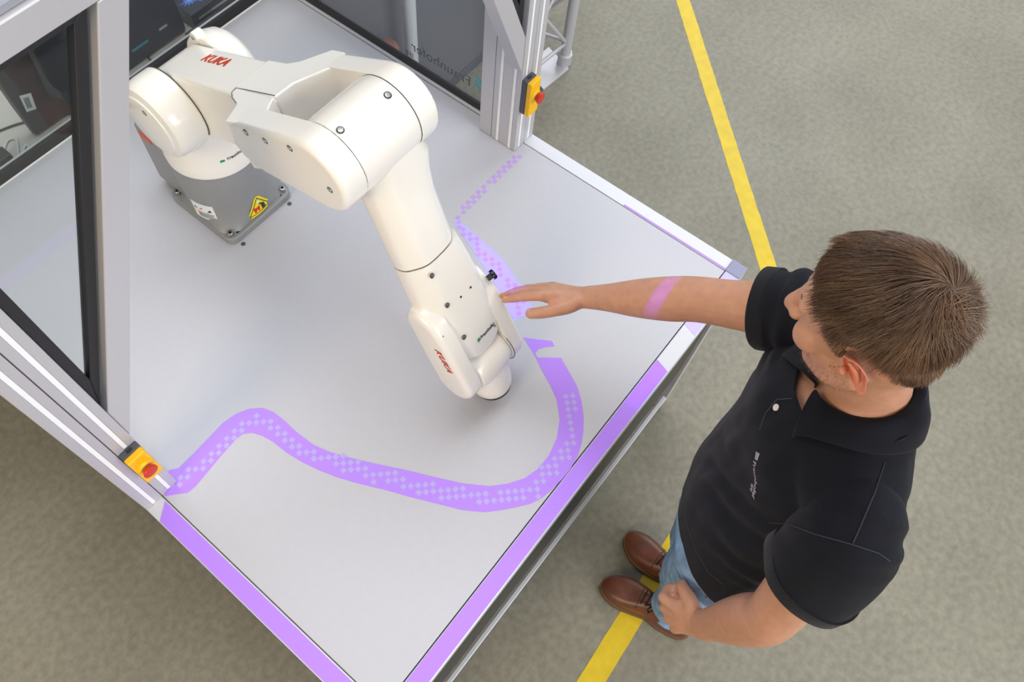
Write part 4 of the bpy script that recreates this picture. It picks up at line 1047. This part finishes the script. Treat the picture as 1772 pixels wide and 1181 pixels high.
# strands
areas = np.array([p.area for p in faces]); cum = np.cumsum(areas) / areas.sum()
rng = np.random.default_rng(3)
SV = []; SF = []; ST = []
NS = 24000
for k in range(NS):
    p = faces[int(np.searchsorted(cum, rng.random()))]
    a, b, c = [me.vertices[v].co + man.location for v in p.vertices[:3]]
    u, v_ = rng.random(), rng.random()
    if u + v_ > 1: u, v_ = 1 - u, 1 - v_
    root = a + (b - a) * u + (c - a) * v_; n_ = p.normal.copy(); l = loc(root)
    h = max(0.0, min(1.0, (l.z - hair_edge(l.y, l.x)) / .075))
    top = max(0.0, min(1.0, (l.z - .04) / .06))
    # flow: away from the whorl, combed forward on top, down on the sides
    away = V((l.x - WHORL.x, l.y - WHORL.y, l.z - WHORL.z)); dirl = away.normalized() * .8 + V((0.10, .55, 0)) * top + V((0, .25 if l.y > -.05 else -.05, -.75)) * (1 - top)
    clump = noise.noise(V((l.x * 42, l.y * 24, l.z * 30))); cl2 = noise.noise(V((l.x * 75 + 9, l.y * 40, l.z * 60)))
    wr_ = math.exp(-(away.length / .035) ** 2); sw_ = V((-away.y, away.x, 0)).normalized(); dirl = dirl * (1 - .6 * wr_) + sw_ * (1.1 * wr_ + .25) + V((.5, .8, 0)) * wr_ * .5
    dirl = dirl + V((clump * .75 + cl2 * .25, cl2 * .35, clump * .2)) + V(rng.normal(0, .10, 3))
    d = hr * dirl.x + hf * dirl.y + hu * dirl.z; d = (d - n_ * d.dot(n_)).normalized()
    Ls = (.010 + .036 * h) * (.7 + .5 * rng.random()); lift = (.10 + .16 * top + .16 * clump) * h + .06
    u1w = d.cross(n_).normalized(); st = .0008 + .0042 * h
    pts = []; cur = root + n_ * st; dd = (d + n_ * lift).normalized()
    for q in range(6):
        pts.append(cur.copy()); cur = cur + (dd + u1w * (.22 * cl2 * math.sin(q * 1.1 + 4 * clump))) * (Ls / 5); dd = (dd - n_ * (.20 * lift + .07) + V((0, 0, -.02))).normalized()
        near_, nn2, _, dist = bodybvh.find_nearest(cur)
        if near_ is not None and (cur - near_).dot(nn2) < .0025 + .004 * h: cur = near_ + nn2 * (.0025 + .004 * h)
    if (pts[-1] - root).length > Ls + .012 or max((pts[q_ + 1] - pts[q_]).length for q_ in range(5)) > .013: continue
    r0 = .00028 + .00026 * rng.random(); tone = min(1, max(0, .44 + cl2 * .40 + clump * .25 + .13 * rng.normal() + .08 * (1 - h)))
    base = len(SV); u1 = d.cross(n_).normalized()
    for q, P in enumerate(pts):
        r = r0 * (1 - .75 * (q / 5) ** 2)
        SV.append(P - u1 * r - n_ * r * .5); SV.append(P + u1 * r - n_ * r * .5); SV.append(P + n_ * r * .9); ST += [tone * (.75 + .25 * q / 5)] * 3
    for q in range(5):
        o_ = base + q * 3
        for j in range(3): SF.append((o_ + j, o_ + (j + 1) % 3, o_ + 3 + (j + 1) % 3, o_ + 3 + j))
sm = bpy.data.meshes.new('hair_strands'); sm.from_pydata(SV, [], SF); at_ = sm.attributes.new('tone', 'FLOAT', 'POINT'); at_.data.foreach_set('value', np.array(ST, 'f')); sm.update()
strands = link_mesh('hair_strands', sm, M['hair'], hair, 180); strands['kind'] = 'stuff'
# stubble on the jaw
SV = []; SF = []
jaw = [p for p in me.polygons if (lambda l: -.095 < l.z < -.028 and l.y > -.004 and l.length < .135 and not (abs(l.x) < .022 and -.064 < l.z < -.038) and (l.z < -.046 or (l.y < .03 and l.z < -.028)))(loc(p.center + man.location))]
if jaw:
    for k in range(1500):
        p = jaw[rng.integers(len(jaw))]; c = p.center + man.location + V(rng.normal(0, .0015, 3)); n_ = p.normal; d = (n_ * .5 - hu * .7 + V(rng.normal(0, .3, 3))).normalized(); u1 = d.cross(n_).normalized() * .00022; b = len(SV)
        SV += [c - u1, c + u1, c + d * .0042 + n_ * .0006]; SF.append((b, b + 1, b + 2))
    bd = bpy.data.meshes.new('stubble'); bd.from_pydata(SV, [], SF); bd.update(); stb = link_mesh('stubble', bd, M['brow'], body); stb['kind'] = 'stuff'

# ---- jeans
bm = bmesh.new()
rr_ = tr(14)
limb(bm, [(V((.718, -.337, .97)), .168, .118, tr(20)), (V((.720, -.337, .90)), .174, .124, tr(18)), (V((.722, -.336, .84)), .172, .124, tr(16))], 32)
for K, A_, s in ((KNE_L, ANK_L, -1), (KNE_R, ANK_R, 1)):
    limb(bm, [(HIP + rr_ * s * .088 + V((0, 0, -.04)), .096, .112, rr_), (HIP.lerp(K, .45) + rr_ * s * .05, .088, .096, rr_), (K + V((0, .01, 0)), .070, .076, rr_), (K.lerp(A_, .35), .064, .072, rr_), (K.lerp(A_, .75), .056, .064, rr_), (A_ + V((0, .004, -.035)), .053, .061, rr_)])
jm = voxel(bm, .006, 6, .5)
def jean_fold(c):
    return .0040 * noise.noise(V((c.x * 9, c.y * 9, c.z * 22))) + .0022 * noise.noise(V((c.x * 26, c.y * 26, c.z * 40))) + (.005 * math.sin(c.z * 130 + 3 * noise.noise(c * 8)) * max(0, (.30 - c.z) / .30))
displace(jm, jean_fold)
bmj = bmesh.new(); bmj.from_mesh(jm)
bmesh.ops.bisect_plane(bmj, geom=bmj.verts[:] + bmj.edges[:] + bmj.faces[:], plane_co=(0, 0, .062), plane_no=(0, 0, -1), clear_outer=True)
bmesh.ops.bisect_plane(bmj, geom=bmj.verts[:] + bmj.edges[:] + bmj.faces[:], plane_co=(0, 0, .985), plane_no=(0, 0, 1), clear_outer=True)
jm2 = bpy.data.meshes.new('jeans'); bmj.to_mesh(jm2); bmj.free()
for p in jm2.polygons: p.use_smooth = True
jeans = link_mesh('jeans', jm2, M['denim'], man)
sj = jeans.modifiers.new('s', 'SOLIDIFY'); sj.thickness = .003; sj.offset = -1

# ---- polo shirt
bm = bmesh.new()
SHIRT = [(0.84, 0.716, -0.337, 0.186, 0.132, 20), (0.93, 0.7155, -0.3322, 0.188, 0.132, 20), (1, 0.713, -0.3258, 0.184, 0.134, 22), (1.1, 0.711, -0.32, 0.178, 0.13, 24), (1.2, 0.714, -0.316, 0.178, 0.118, 27), (1.3, 0.72, -0.313, 0.184, 0.118, 30), (1.37, 0.725, -0.313, 0.182, 0.116, 30), (1.425, 0.729, -0.314, 0.128, 0.094, 30), (1.465, 0.732, -0.315, 0.078, 0.076, 30)]
limb(bm, [(V((x, y, z)), a, b, tr(d)) for z, x, y, a, b, d in SHIRT], 40)
TL, TR_ = .47, .52
for S_, cen in ((SH_L, V((.706, -.326, 1.412))), (SH_R, V((.750, -.308, 1.412)))):
    up_ = V((0, 0, 1)); limb(bm, [(cen, .066, .085, up_), (S_.lerp(cen, .45), .062, .075, up_), (S_.lerp(cen, .08), .062, .064, up_)], 28)
pm = voxel(bm, .0055, 7, .5)
def shirt_fold(c):
    f = .0046 * noise.noise(V((c.x * 13, c.y * 13, c.z * 5))) + .0024 * noise.noise(V((c.x * 30, c.y * 30, c.z * 12)))
    dl = (c - SH_L); w_ = max(0, 1 - (c - (SH_R.lerp(EL_R, .30))).length / .13)
    f += w_ * .007 * math.sin(((c - SH_R).dot((EL_R - SH_R).normalized())) * 190 + 2.5 * noise.noise(c * 15))
    w2 = max(0, 1 - (c - V((.60, -.30, 1.22))).length / .20)
    f += w2 * .0065 * math.sin((c.x * .8 + c.y * .3 + c.z * .55) * 120 + 3 * noise.noise(c * 9))
    return f
off = V((0, 0, 0)); displace(pm, shirt_fold)
bms = bmesh.new(); bms.from_mesh(pm)
def cut_local(co, no, centre, rad):
    """remove what lies beyond a plane, only within rad of centre"""
    fsel = [f for f in bms.faces if (f.calc_center_median() - centre).xy.length < rad and f.calc_center_median().z > 1.35]
    es = {e for f in fsel for e in f.edges}; vsel = {v for f in fsel for v in f.verts}
    bmesh.ops.bisect_plane(bms, geom=list(vsel) + list(es) + fsel, plane_co=co, plane_no=no)
    rm = [f for f in bms.faces if (f.calc_center_median() - centre).xy.length < rad and f.calc_center_median().z > 1.35 and (f.calc_center_median() - co).dot(no) > 0]
    bmesh.ops.delete(bms, geom=rm, context='FACES')
aL = (EL_L - SH_L).normalized(); aR = (EL_R - SH_R).normalized()
cL = SH_L + aL * (EL_L - SH_L).length * TL; cR = SH_R + aR * (EL_R - SH_R).length * TR_
nL = (aL + V((.10, .18, 0))).normalized()
bmesh.ops.bisect_plane(bms, geom=bms.verts[:] + bms.edges[:] + bms.faces[:], plane_co=(.70, -.33, .925), plane_no=(0.02, 0.06, -1), clear_outer=True)
ncut = V((.740, -.308, 1.472)); nno = V((-.12, -.34, 1)).normalized()
nno = V((.0, .38, 1)).normalized()
cut_local(ncut, nno, ncut, .105)
# keep the largest island only
def islands(b):
    seen = set(); out = []
    for f in b.faces:
        if f in seen: continue
        st = [f]; seen.add(f); isl = []
        while st:
            x = st.pop(); isl.append(x)
            for e in x.edges:
                for y in e.link_faces:
                    if y not in seen: seen.add(y); st.append(y)
        out.append(isl)
    return out
isl = sorted(islands(bms), key=len, reverse=True)
for i_ in isl[1:]: bmesh.ops.delete(bms, geom=i_, context='FACES')
pm2 = bpy.data.meshes.new('polo_shirt'); bms.to_mesh(pm2); bms.free()
for p in pm2.polygons: p.use_smooth = True
shirt_bvh = BVHTree.FromPolygons([v.co.copy() for v in pm2.vertices], [tuple(p.vertices) for p in pm2.polygons])
shirt = link_mesh('polo_shirt', pm2, M['navy'], man)
ss = shirt.modifiers.new('s', 'SOLIDIFY'); ss.thickness = .0028; ss.offset = -1
# sleeves: open tubes set into the armholes
def sleeve(S, Eb, cen, up, t1, r1, nrm, cpt):
    b_ = bmesh.new()
    limb(b_, [(S.lerp(cen, .30) + Zv * .002, .060, .062, up), (S + Zv * .001, .0705, .0695, up), (S.lerp(Eb, .28), .074, .071, up), (S.lerp(Eb, t1), r1, r1 * .96, up), (S.lerp(Eb, t1 + .35), r1 * .98, r1 * .95, up)], 32)
    sm_ = voxel(b_, .0055, 8, .5); displace(sm_, shirt_fold)
    b2 = bmesh.new(); b2.from_mesh(sm_)
    bmesh.ops.bisect_plane(b2, geom=b2.verts[:] + b2.edges[:] + b2.faces[:], plane_co=cpt, plane_no=nrm, clear_outer=True)
    m2_ = bpy.data.meshes.new('sleeve'); b2.to_mesh(m2_); b2.free()
    for p in m2_.polygons: p.use_smooth = True
    bv = BVHTree.FromPolygons([v.co.copy() for v in m2_.vertices], [tuple(p.vertices) for p in m2_.polygons])
    o = link_mesh('sleeve', m2_, M['navy'], shirt); so = o.modifiers.new('s', 'SOLIDIFY'); so.thickness = .0028; so.offset = -1
    return bv
bvL = sleeve(SH_L, EL_L, V((.706, -.326, 1.412)), Ll, TL, .0715, nL, cL)
bvR = sleeve(SH_R, EL_R, V((.750, -.308, 1.412)), Lh, TR_, .066, aR, cR)
# ribbed cuffs
def cuff(c, ax, up, r, bv, name='cuff'):
    ax = ax.normalized(); u = (up - ax * up.dot(ax)).normalized(); v = ax.cross(u); n = 48; bm = bmesh.new(); rings = []
    def rad(a, z):
        d = u * math.cos(a) + v * math.sin(a); P = c + ax * z; h = bv.ray_cast(P + d * .12, -d, .12)
        return (h[0] - P).length if h[0] is not None and (h[0] - P).length < r * 1.5 else r
    rr0 = [rad(2 * math.pi * j / n, -.012) for j in range(n)]
    rr0 = [(rr0[j - 1] + rr0[j] * 2 + rr0[(j + 1) % n]) / 4 for j in range(n)]
    for z, o in ((-.022, .0003), (-.022, .0022), (.003, .0020), (.005, .0008), (.003, -.002), (-.022, -.002)):
        rings.append([c + ax * z + (u * math.cos(2 * math.pi * j / n) + v * math.sin(2 * math.pi * j / n)) * (rr0[j] + o) for j in range(n)])
    add_loft(bm, rings + [rings[0]], False); bmesh.ops.remove_doubles(bm, verts=bm.verts, dist=1e-6)
    return bm_obj(name, bm, M['navyrib'], shirt, 60)
cuff(cL - nL * .001, nL, Ll, .0715, bvL); cuff(cR - aR * .001, aR, Lh, .066, bvR)
# collar: a band standing round the neck that turns over and lies on the shoulders
def collar():
    bm = bmesh.new(); n = 56; rows = []
    fr_ = V((-.5, .866, 0)); rt_ = V((.866, .5, 0)); c0 = V((.742, -.306, 1.489))
    for j in range(n + 1):
        rel = -176 + 352 * j / n; q = abs(rel) / 176         # 0 = nape, ends = throat
        def dr(deg): return (-fr_) * math.cos(math.radians(deg)) + rt_ * math.sin(math.radians(deg))
        d = dr(rel); do = dr(rel * (1 - .22 * q ** 4))
        back = (math.cos(math.radians(rel)) + 1) / 2
        c = c0 + Zv * (-.040 + .058 * back ** .6)
        rin = .0565 + .005 * (1 - back)
        p0 = c + d * (rin - .003) - Zv * .024; d = dr(rel); el = d - rt_ * d.dot(rt_) * .14; p0 = c + el * (rin - .003) - Zv * .024; p1 = c + el * rin + Zv * .012; p2 = c + el * (rin + .006) + Zv * .0155
        wid = .046 + .014 * q ** 4
        do = do - rt_ * do.dot(rt_) * .08; d = el; outp = c + do * (rin + wid)
        h = shirt_bvh.ray_cast(outp + Zv * .12, -Zv, .4)
        p4 = (h[0] + Zv * .009) if h[0] is not None else outp - Zv * .04
        if p4.z < p2.z - .075: p4.z = p2.z - .075
        mid = c + d.lerp(do, .5) * (rin + wid * .55); h2 = shirt_bvh.ray_cast(mid + Zv * .12, -Zv, .4)
        p3 = (h2[0] + Zv * .014) if h2[0] is not None else mid - Zv * .02
        p3.z = max(p3.z, p4.z + (p2.z - p4.z) * .45)
        pm_ = p2.lerp(p3, .5) + Zv * .002
        rows.append([p0, p1, p2, pm_, p3, p3.lerp(p4, .5) + Zv * .001, p4])
    for _ in range(6):
        for i_ in (3, 4, 5, 6):
            zs = [r[i_].z for r in rows]
            for k_ in range(1, len(rows) - 1): rows[k_][i_].z = zs[k_] * .5 + max(zs[k_ - 1], zs[k_]) * .25 + max(zs[k_ + 1], zs[k_]) * .25
    R_ = [[bm.verts.new(p) for p in r] for r in rows]
    for a, b in zip(R_, R_[1:]):
        for j in range(6): bm.faces.new((a[j], a[j + 1], b[j + 1], b[j]))
    o = bm_obj('collar', bm, M['navy'], shirt, 70)
    so = o.modifiers.new('s', 'SOLIDIFY'); so.thickness = .003; so.offset = 1
    sb = o.modifiers.new('u', 'SUBSURF'); sb.levels = 1; sb.render_levels = 1
    return o
collar()
# things lying on the shirt, found by casting from the viewing side onto the cloth
def on_shirt(px, py):
    d_ = ray(px, py).normalized(); hits = [h for h in (b.ray_cast(CAM_POS, d_, 5) for b in (shirt_bvh, bvL, bvR)) if h[0] is not None]
    h = min(hits, key=lambda q: q[3]) if hits else (None, None)
    return (h[0], h[1])
    h = shirt_bvh.ray_cast(CAM_POS, ray(px, py).normalized(), 5); return (h[0], h[1]) if h[0] is not None else (None, None)
def shirt_line(name, pts, r, m, lift=.0004):
    P = []
    for (x0, y0), (x1, y1) in zip(pts, pts[1:]):
        k = max(2, int(math.hypot(x1 - x0, y1 - y0) / 7))
        for i in range(k + (1 if (x1, y1) == pts[-1] else 0)):
            p, n_ = on_shirt(x0 + (x1 - x0) * i / k, y0 + (y1 - y0) * i / k)
            if p is not None and (not P or (p - P[-1]).length < .05): P.append(p + n_ * lift)
    if len(P) > 2: return tube(name, P, r, m, shirt, 6)
shirt_line('seam', [(1531, 800), (1515, 850), (1496, 895), (1476, 941)], .0008, M['seamthread'])
shirt_line('seam', [(1332, 905), (1365, 908), (1410, 925), (1475, 943), (1520, 958), (1540, 972)], .0008, M['seamthread'])
shirt_line('seam', [(1184, 800), (1182, 860), (1188, 905), (1203, 950), (1225, 990), (1252, 1012)], .0009, M['seamthread'])
bp_, bn_ = on_shirt(1344, 706)
if bp_ is not None: lathe('button', bp_ + bn_ * .0005, bn_, [(0, .0052), (.0016, .0055), (.0022, .005), (.0018, .0035), (.0018, .0006)], M['button'], shirt, 20)
# placket
pk = [on_shirt(x, y) for x, y in ((1392, 712), (1372, 692), (1352, 688), (1330, 712), (1322, 724))]
shirt_line('placket_edge', [(1372, 690), (1345, 692), (1325, 716), (1315, 745)], .0010, M['seamthread'])
shirt_line('placket_edge', [(1392, 718), (1372, 730), (1345, 742)], .0010, M['seamthread'])
# embroidered lettering on the chest
lp, ln = on_shirt(1309, 783); lq, _ = on_shirt(1304, 850)
if lp is not None and lq is not None:
    ex = (lq - lp).normalized(); ey = ln.cross(ex)
    def cloth(me, name, m):
        for v in me.vertices:
            h = shirt_bvh.ray_cast(v.co + ln * .03, -ln, .08)
            if h[0] is not None: v.co = h[0] + ln * .0012
        return link_mesh(name, me, m, shirt)
    L_ = (lq - lp).length
    t = text_mesh('Fraunhofer', L_ / 4.6, ext=0, offset=.0002); t.transform(basis(lp + ex * L_ * .22 + ey * .000, ex, ey)); cloth(t, 'lettering', M['thread'])
    t = text_mesh('IFF', L_ / 6.0, ext=0, offset=.0002); t.transform(basis(lp + ex * L_ * .86 - ey * L_ * .17, ex, ey)); cloth(t, 'lettering', M['thread'])
    lg = logo_square('emblem', lp - ex * L_ * .02 - ey * L_ * .01, ex, ey, L_ * .19, M['thread'], None)
    me_ = lg.data; bpy.data.objects.remove(lg); cloth(me_, 'emblem', M['thread'])

# ---- shoes
def shoe(label, toe, heel, side):
    toe = V(toe); heel = V(heel); f_ = (toe - heel); f_.z = 0; Ln = f_.length; f_.normalize(); r_ = V((f_.y, -f_.x, 0))
    sh = bpy.data.objects.new('shoe', None); COL.objects.link(sh); sh.parent = man; sh.location = V((heel.x, heel.y, 0)) - man.location; sh['label'] = label
    def P(t, x, z): return V((heel.x, heel.y, 0)) + f_ * (Ln * t) + r_ * (x + bend(t)) + Zv * z
    bend = lambda t: side * (-.004 + .010 * math.sin(math.pi * t) * (t > .4))
    prof = [(.0, .012), (.02, .022), (.07, .030), (.18, .034), (.32, .034), (.45, .037), (.58, .044), (.70, .048), (.80, .047), (.88, .039), (.94, .030), (.98, .019), (1.0, .008)]
    def outline(g): return [(t, -wd - g) for t, wd in prof] + [(t, wd + g) for t, wd in prof[::-1]]
    def slab(name, g, z0, z1, m, bev):
        bm = bmesh.new(); add_prism(bm, [P(t if 0 < t < 1 else t + (g / Ln if t else -g / Ln), x, z0) for t, x in outline(g)], (0, 0, z1 - z0)); o = bm_obj(name, bm, m, sh); bevel(o, bev, 2, 50); return o
    slab('sole', .0022, .0008, .016, M['sole'], .003)
    slab('welt', .0032, .016, .0195, M['welt'], .001)
    bm = bmesh.new(); rings = []
    hts = [(.005, .058, .012), (.03, .080, .024), (.08, .094, .030), (.18, .100, .033), (.30, .100, .033), (.40, .096, .034), (.50, .088, .038), (.60, .076, .043), (.70, .066, .046), (.80, .059, .0455), (.88, .053, .0375), (.94, .046, .0285), (.98, .037, .0175), (.997, .028, .007)]
    for t, h, wd in hts:
        ring = []
        for j in range(22):
            a = math.pi * (j / 21)                       # from right side over the top to the left
            cx_ = math.cos(a); sz = math.sin(a); narrow = 1 - .30 * sz ** 2 * (1 if t < .55 else .3)
            ring.append(P(t, wd * math.copysign(abs(cx_) ** .72, cx_) * (1 if t > .6 else narrow + .0), .0195 + (h - .0195) * sz ** .62))
        rings.append(ring)
    add_loft(bm, rings); up = bm_obj('upper', bm, M['shoe'], sh, 60)
    sb = up.modifiers.new('u', 'SUBSURF'); sb.levels = 1; sb.render_levels = 2
    def ht(t, x):
        for (a, h0, w0), (b, h1, w1) in zip(hts, hts[1:]):
            if a <= t <= b:
                k = (t - a) / (b - a); h = h0 + (h1 - h0) * k; wd = w0 + (w1 - w0) * k; q = min(.98, abs(x) / wd) ** (1 / .72); return .0195 + (h - .0195) * max(0, 1 - q * q) ** .31
        return .05
    # facing seam, lace rows, bow
    seam = [(.60, -.036), (.605, -.018), (.61, 0), (.605, .018), (.60, .036)]
    tube('toe_seam', [P(t, x, ht(t, x) + .0008) for t, x in seam], .0012, M['sole'], sh, 6)
    for s in (-1, 1): tube('facing_edge', [P(t, s * x, ht(t, x) + .001) for t, x in ((.59, .012), (.52, .014), (.45, .015), (.38, .016))], .0013, M['sole'], sh, 6)
    for i in range(4):
        t = .575 - .05 * i
        tube('lace', [P(t + .008 * sgn, x, ht(t, x) + .0026) for x, sgn in ((-.022, 1), (-.011, .5), (0, 0), (.011, -.5), (.022, -1))], .0019, M['lace'], sh, 7)
    for s in (-1, 1):
        tube('lace_bow', [P(.425, 0, ht(.425, 0) + .006), P(.46, s * .014, ht(.46, .014) + .010), P(.50, s * .027, ht(.5, .027) + .008), P(.475, s * .033, ht(.475, .033) + .006), P(.44, s * .020, ht(.44, .02) + .006), P(.425, 0, ht(.425, 0) + .006)], .0018, M['lace'], sh, 7)
        tube('lace_end', [P(.425, 0, ht(.425, 0) + .006), P(.47, s * .009, ht(.47, .01) + .006), P(.53, s * .020, ht(.53, .02) + .003)], .0016, M['lace'], sh, 7)
shoe('brown leather lace-up shoe nearer the viewer', (.6520, -.2085, 0), (.698, -.482, 0), 1)
shoe('brown leather lace-up shoe under the right leg', (.8085, -.186, 0), (.800, -.464, 0), -1)
# denim stitching on the visible thigh
jb = BVHTree.FromPolygons([v.co + man.location for v in jm2.vertices], [tuple(p.vertices) for p in jm2.polygons])
def jean_line(name, pts, r):
    P = []
    for (x0, y0), (x1, y1) in zip(pts, pts[1:]):
        k = max(2, int(math.hypot(x1 - x0, y1 - y0) / 6))
        for i in range(k + (1 if (x1, y1) == pts[-1] else 0)):
            h = jb.ray_cast(CAM_POS, ray(x0 + (x1 - x0) * i / k, y0 + (y1 - y0) * i / k).normalized(), 5)
            if h[0] is not None and (not P or (h[0] - P[-1]).length < .04): P.append(h[0] + h[1] * .0006)
    if len(P) > 2: tube(name, P, r, M['denimseam'], jeans, 5)
jean_line('pocket_stitch', [(1196, 960), (1203, 985), (1222, 1008), (1240, 1024)], .0009)
jean_line('pocket_stitch', [(1222, 1036), (1240, 1028), (1262, 1022)], .0009)

# ================================================================== OVERHEAD PROJECTOR (hangs above the cell, out of frame)
PJ = V((.16, .20, 3.0))
prj = thing('projector', 'small black projector hanging unseen above the work cell', 'projector', PJ)
box('housing', PJ.x - .11, PJ.x + .11, PJ.y - .10, PJ.y + .10, PJ.z + .012, PJ.z + .10, M['pcblack'], prj, .01)
for x0, x1, y0, y1 in ((-.062, -.056, -.062, .062), (.056, .062, -.062, .062), (-.056, .056, -.062, -.056), (-.056, .056, .056, .062)):
    box('lens_hood', PJ.x + x0, PJ.x + x1, PJ.y + y0, PJ.y + y1, PJ.z - .062, PJ.z + .0115, M['pcblack'], prj)
tube('hanger', [PJ + V((0, 0, .10)), PJ + V((0, 0, .25))], .015, M['pcblack'], prj)
def slide_pt(p, h=.060):
    d = V(p) - PJ; return PJ + d * (h / -d.z)
outer = [PJ + V((x, y, -.060)) for x, y in ((-.0555, -.0555), (.0555, -.0555), (.0555, .0555), (-.0555, .0555))]
hole1 = [slide_pt(at_z(x, y, TZ)) for x, y in [(830, 411.7), (853.3, 431.8), (870.6, 449), (885, 469.2), (905, 501), (922.4, 535.4), (932, 554), (900, 566), (888, 551.3), (867.7, 515.3), (853.3, 486.5), (841.8, 469.2), (824.5, 443.3)]]
xf = at_z(1150, 640, TZ).x
hole2 = [slide_pt(V(p)) for p in ((xf - .12, -U + .004, TZ), (W - .002, -U + .004, TZ), (W - .002, -.004, TZ), (xf - .12, -.004, TZ))]
from mathutils.geometry import tessellate_polygon
loops = [outer, hole1, hole2]; flat_ = [p for l in loops for p in l]
bm = bmesh.new(); vv = [bm.verts.new(p) for p in flat_]
for t in tessellate_polygon([[V((p.x, p.y, 0)) for p in l] for l in loops]):
    if len(set(t)) == 3: bm.faces.new([vv[i] for i in t])
sl = bm_obj('slide', bm, M['pcblack'], prj); so = sl.modifiers.new('s', 'SOLIDIFY'); so.thickness = .0003
pl_ = bpy.data.lights.new('projector_lamp', 'SPOT'); pl_.energy = 300; pl_.color = (.10, .0, 1.0); pl_.spot_size = math.radians(80); pl_.spot_blend = .05; pl_.shadow_soft_size = .0002
po = bpy.data.objects.new('projector_lamp', pl_); COL.objects.link(po); po.location = PJ; po.rotation_euler = (0, 0, 0)
tgt = slide_pt((.85, .1, TZ)); po.rotation_euler = (tgt - PJ).to_track_quat('-Z', 'Y').to_euler()
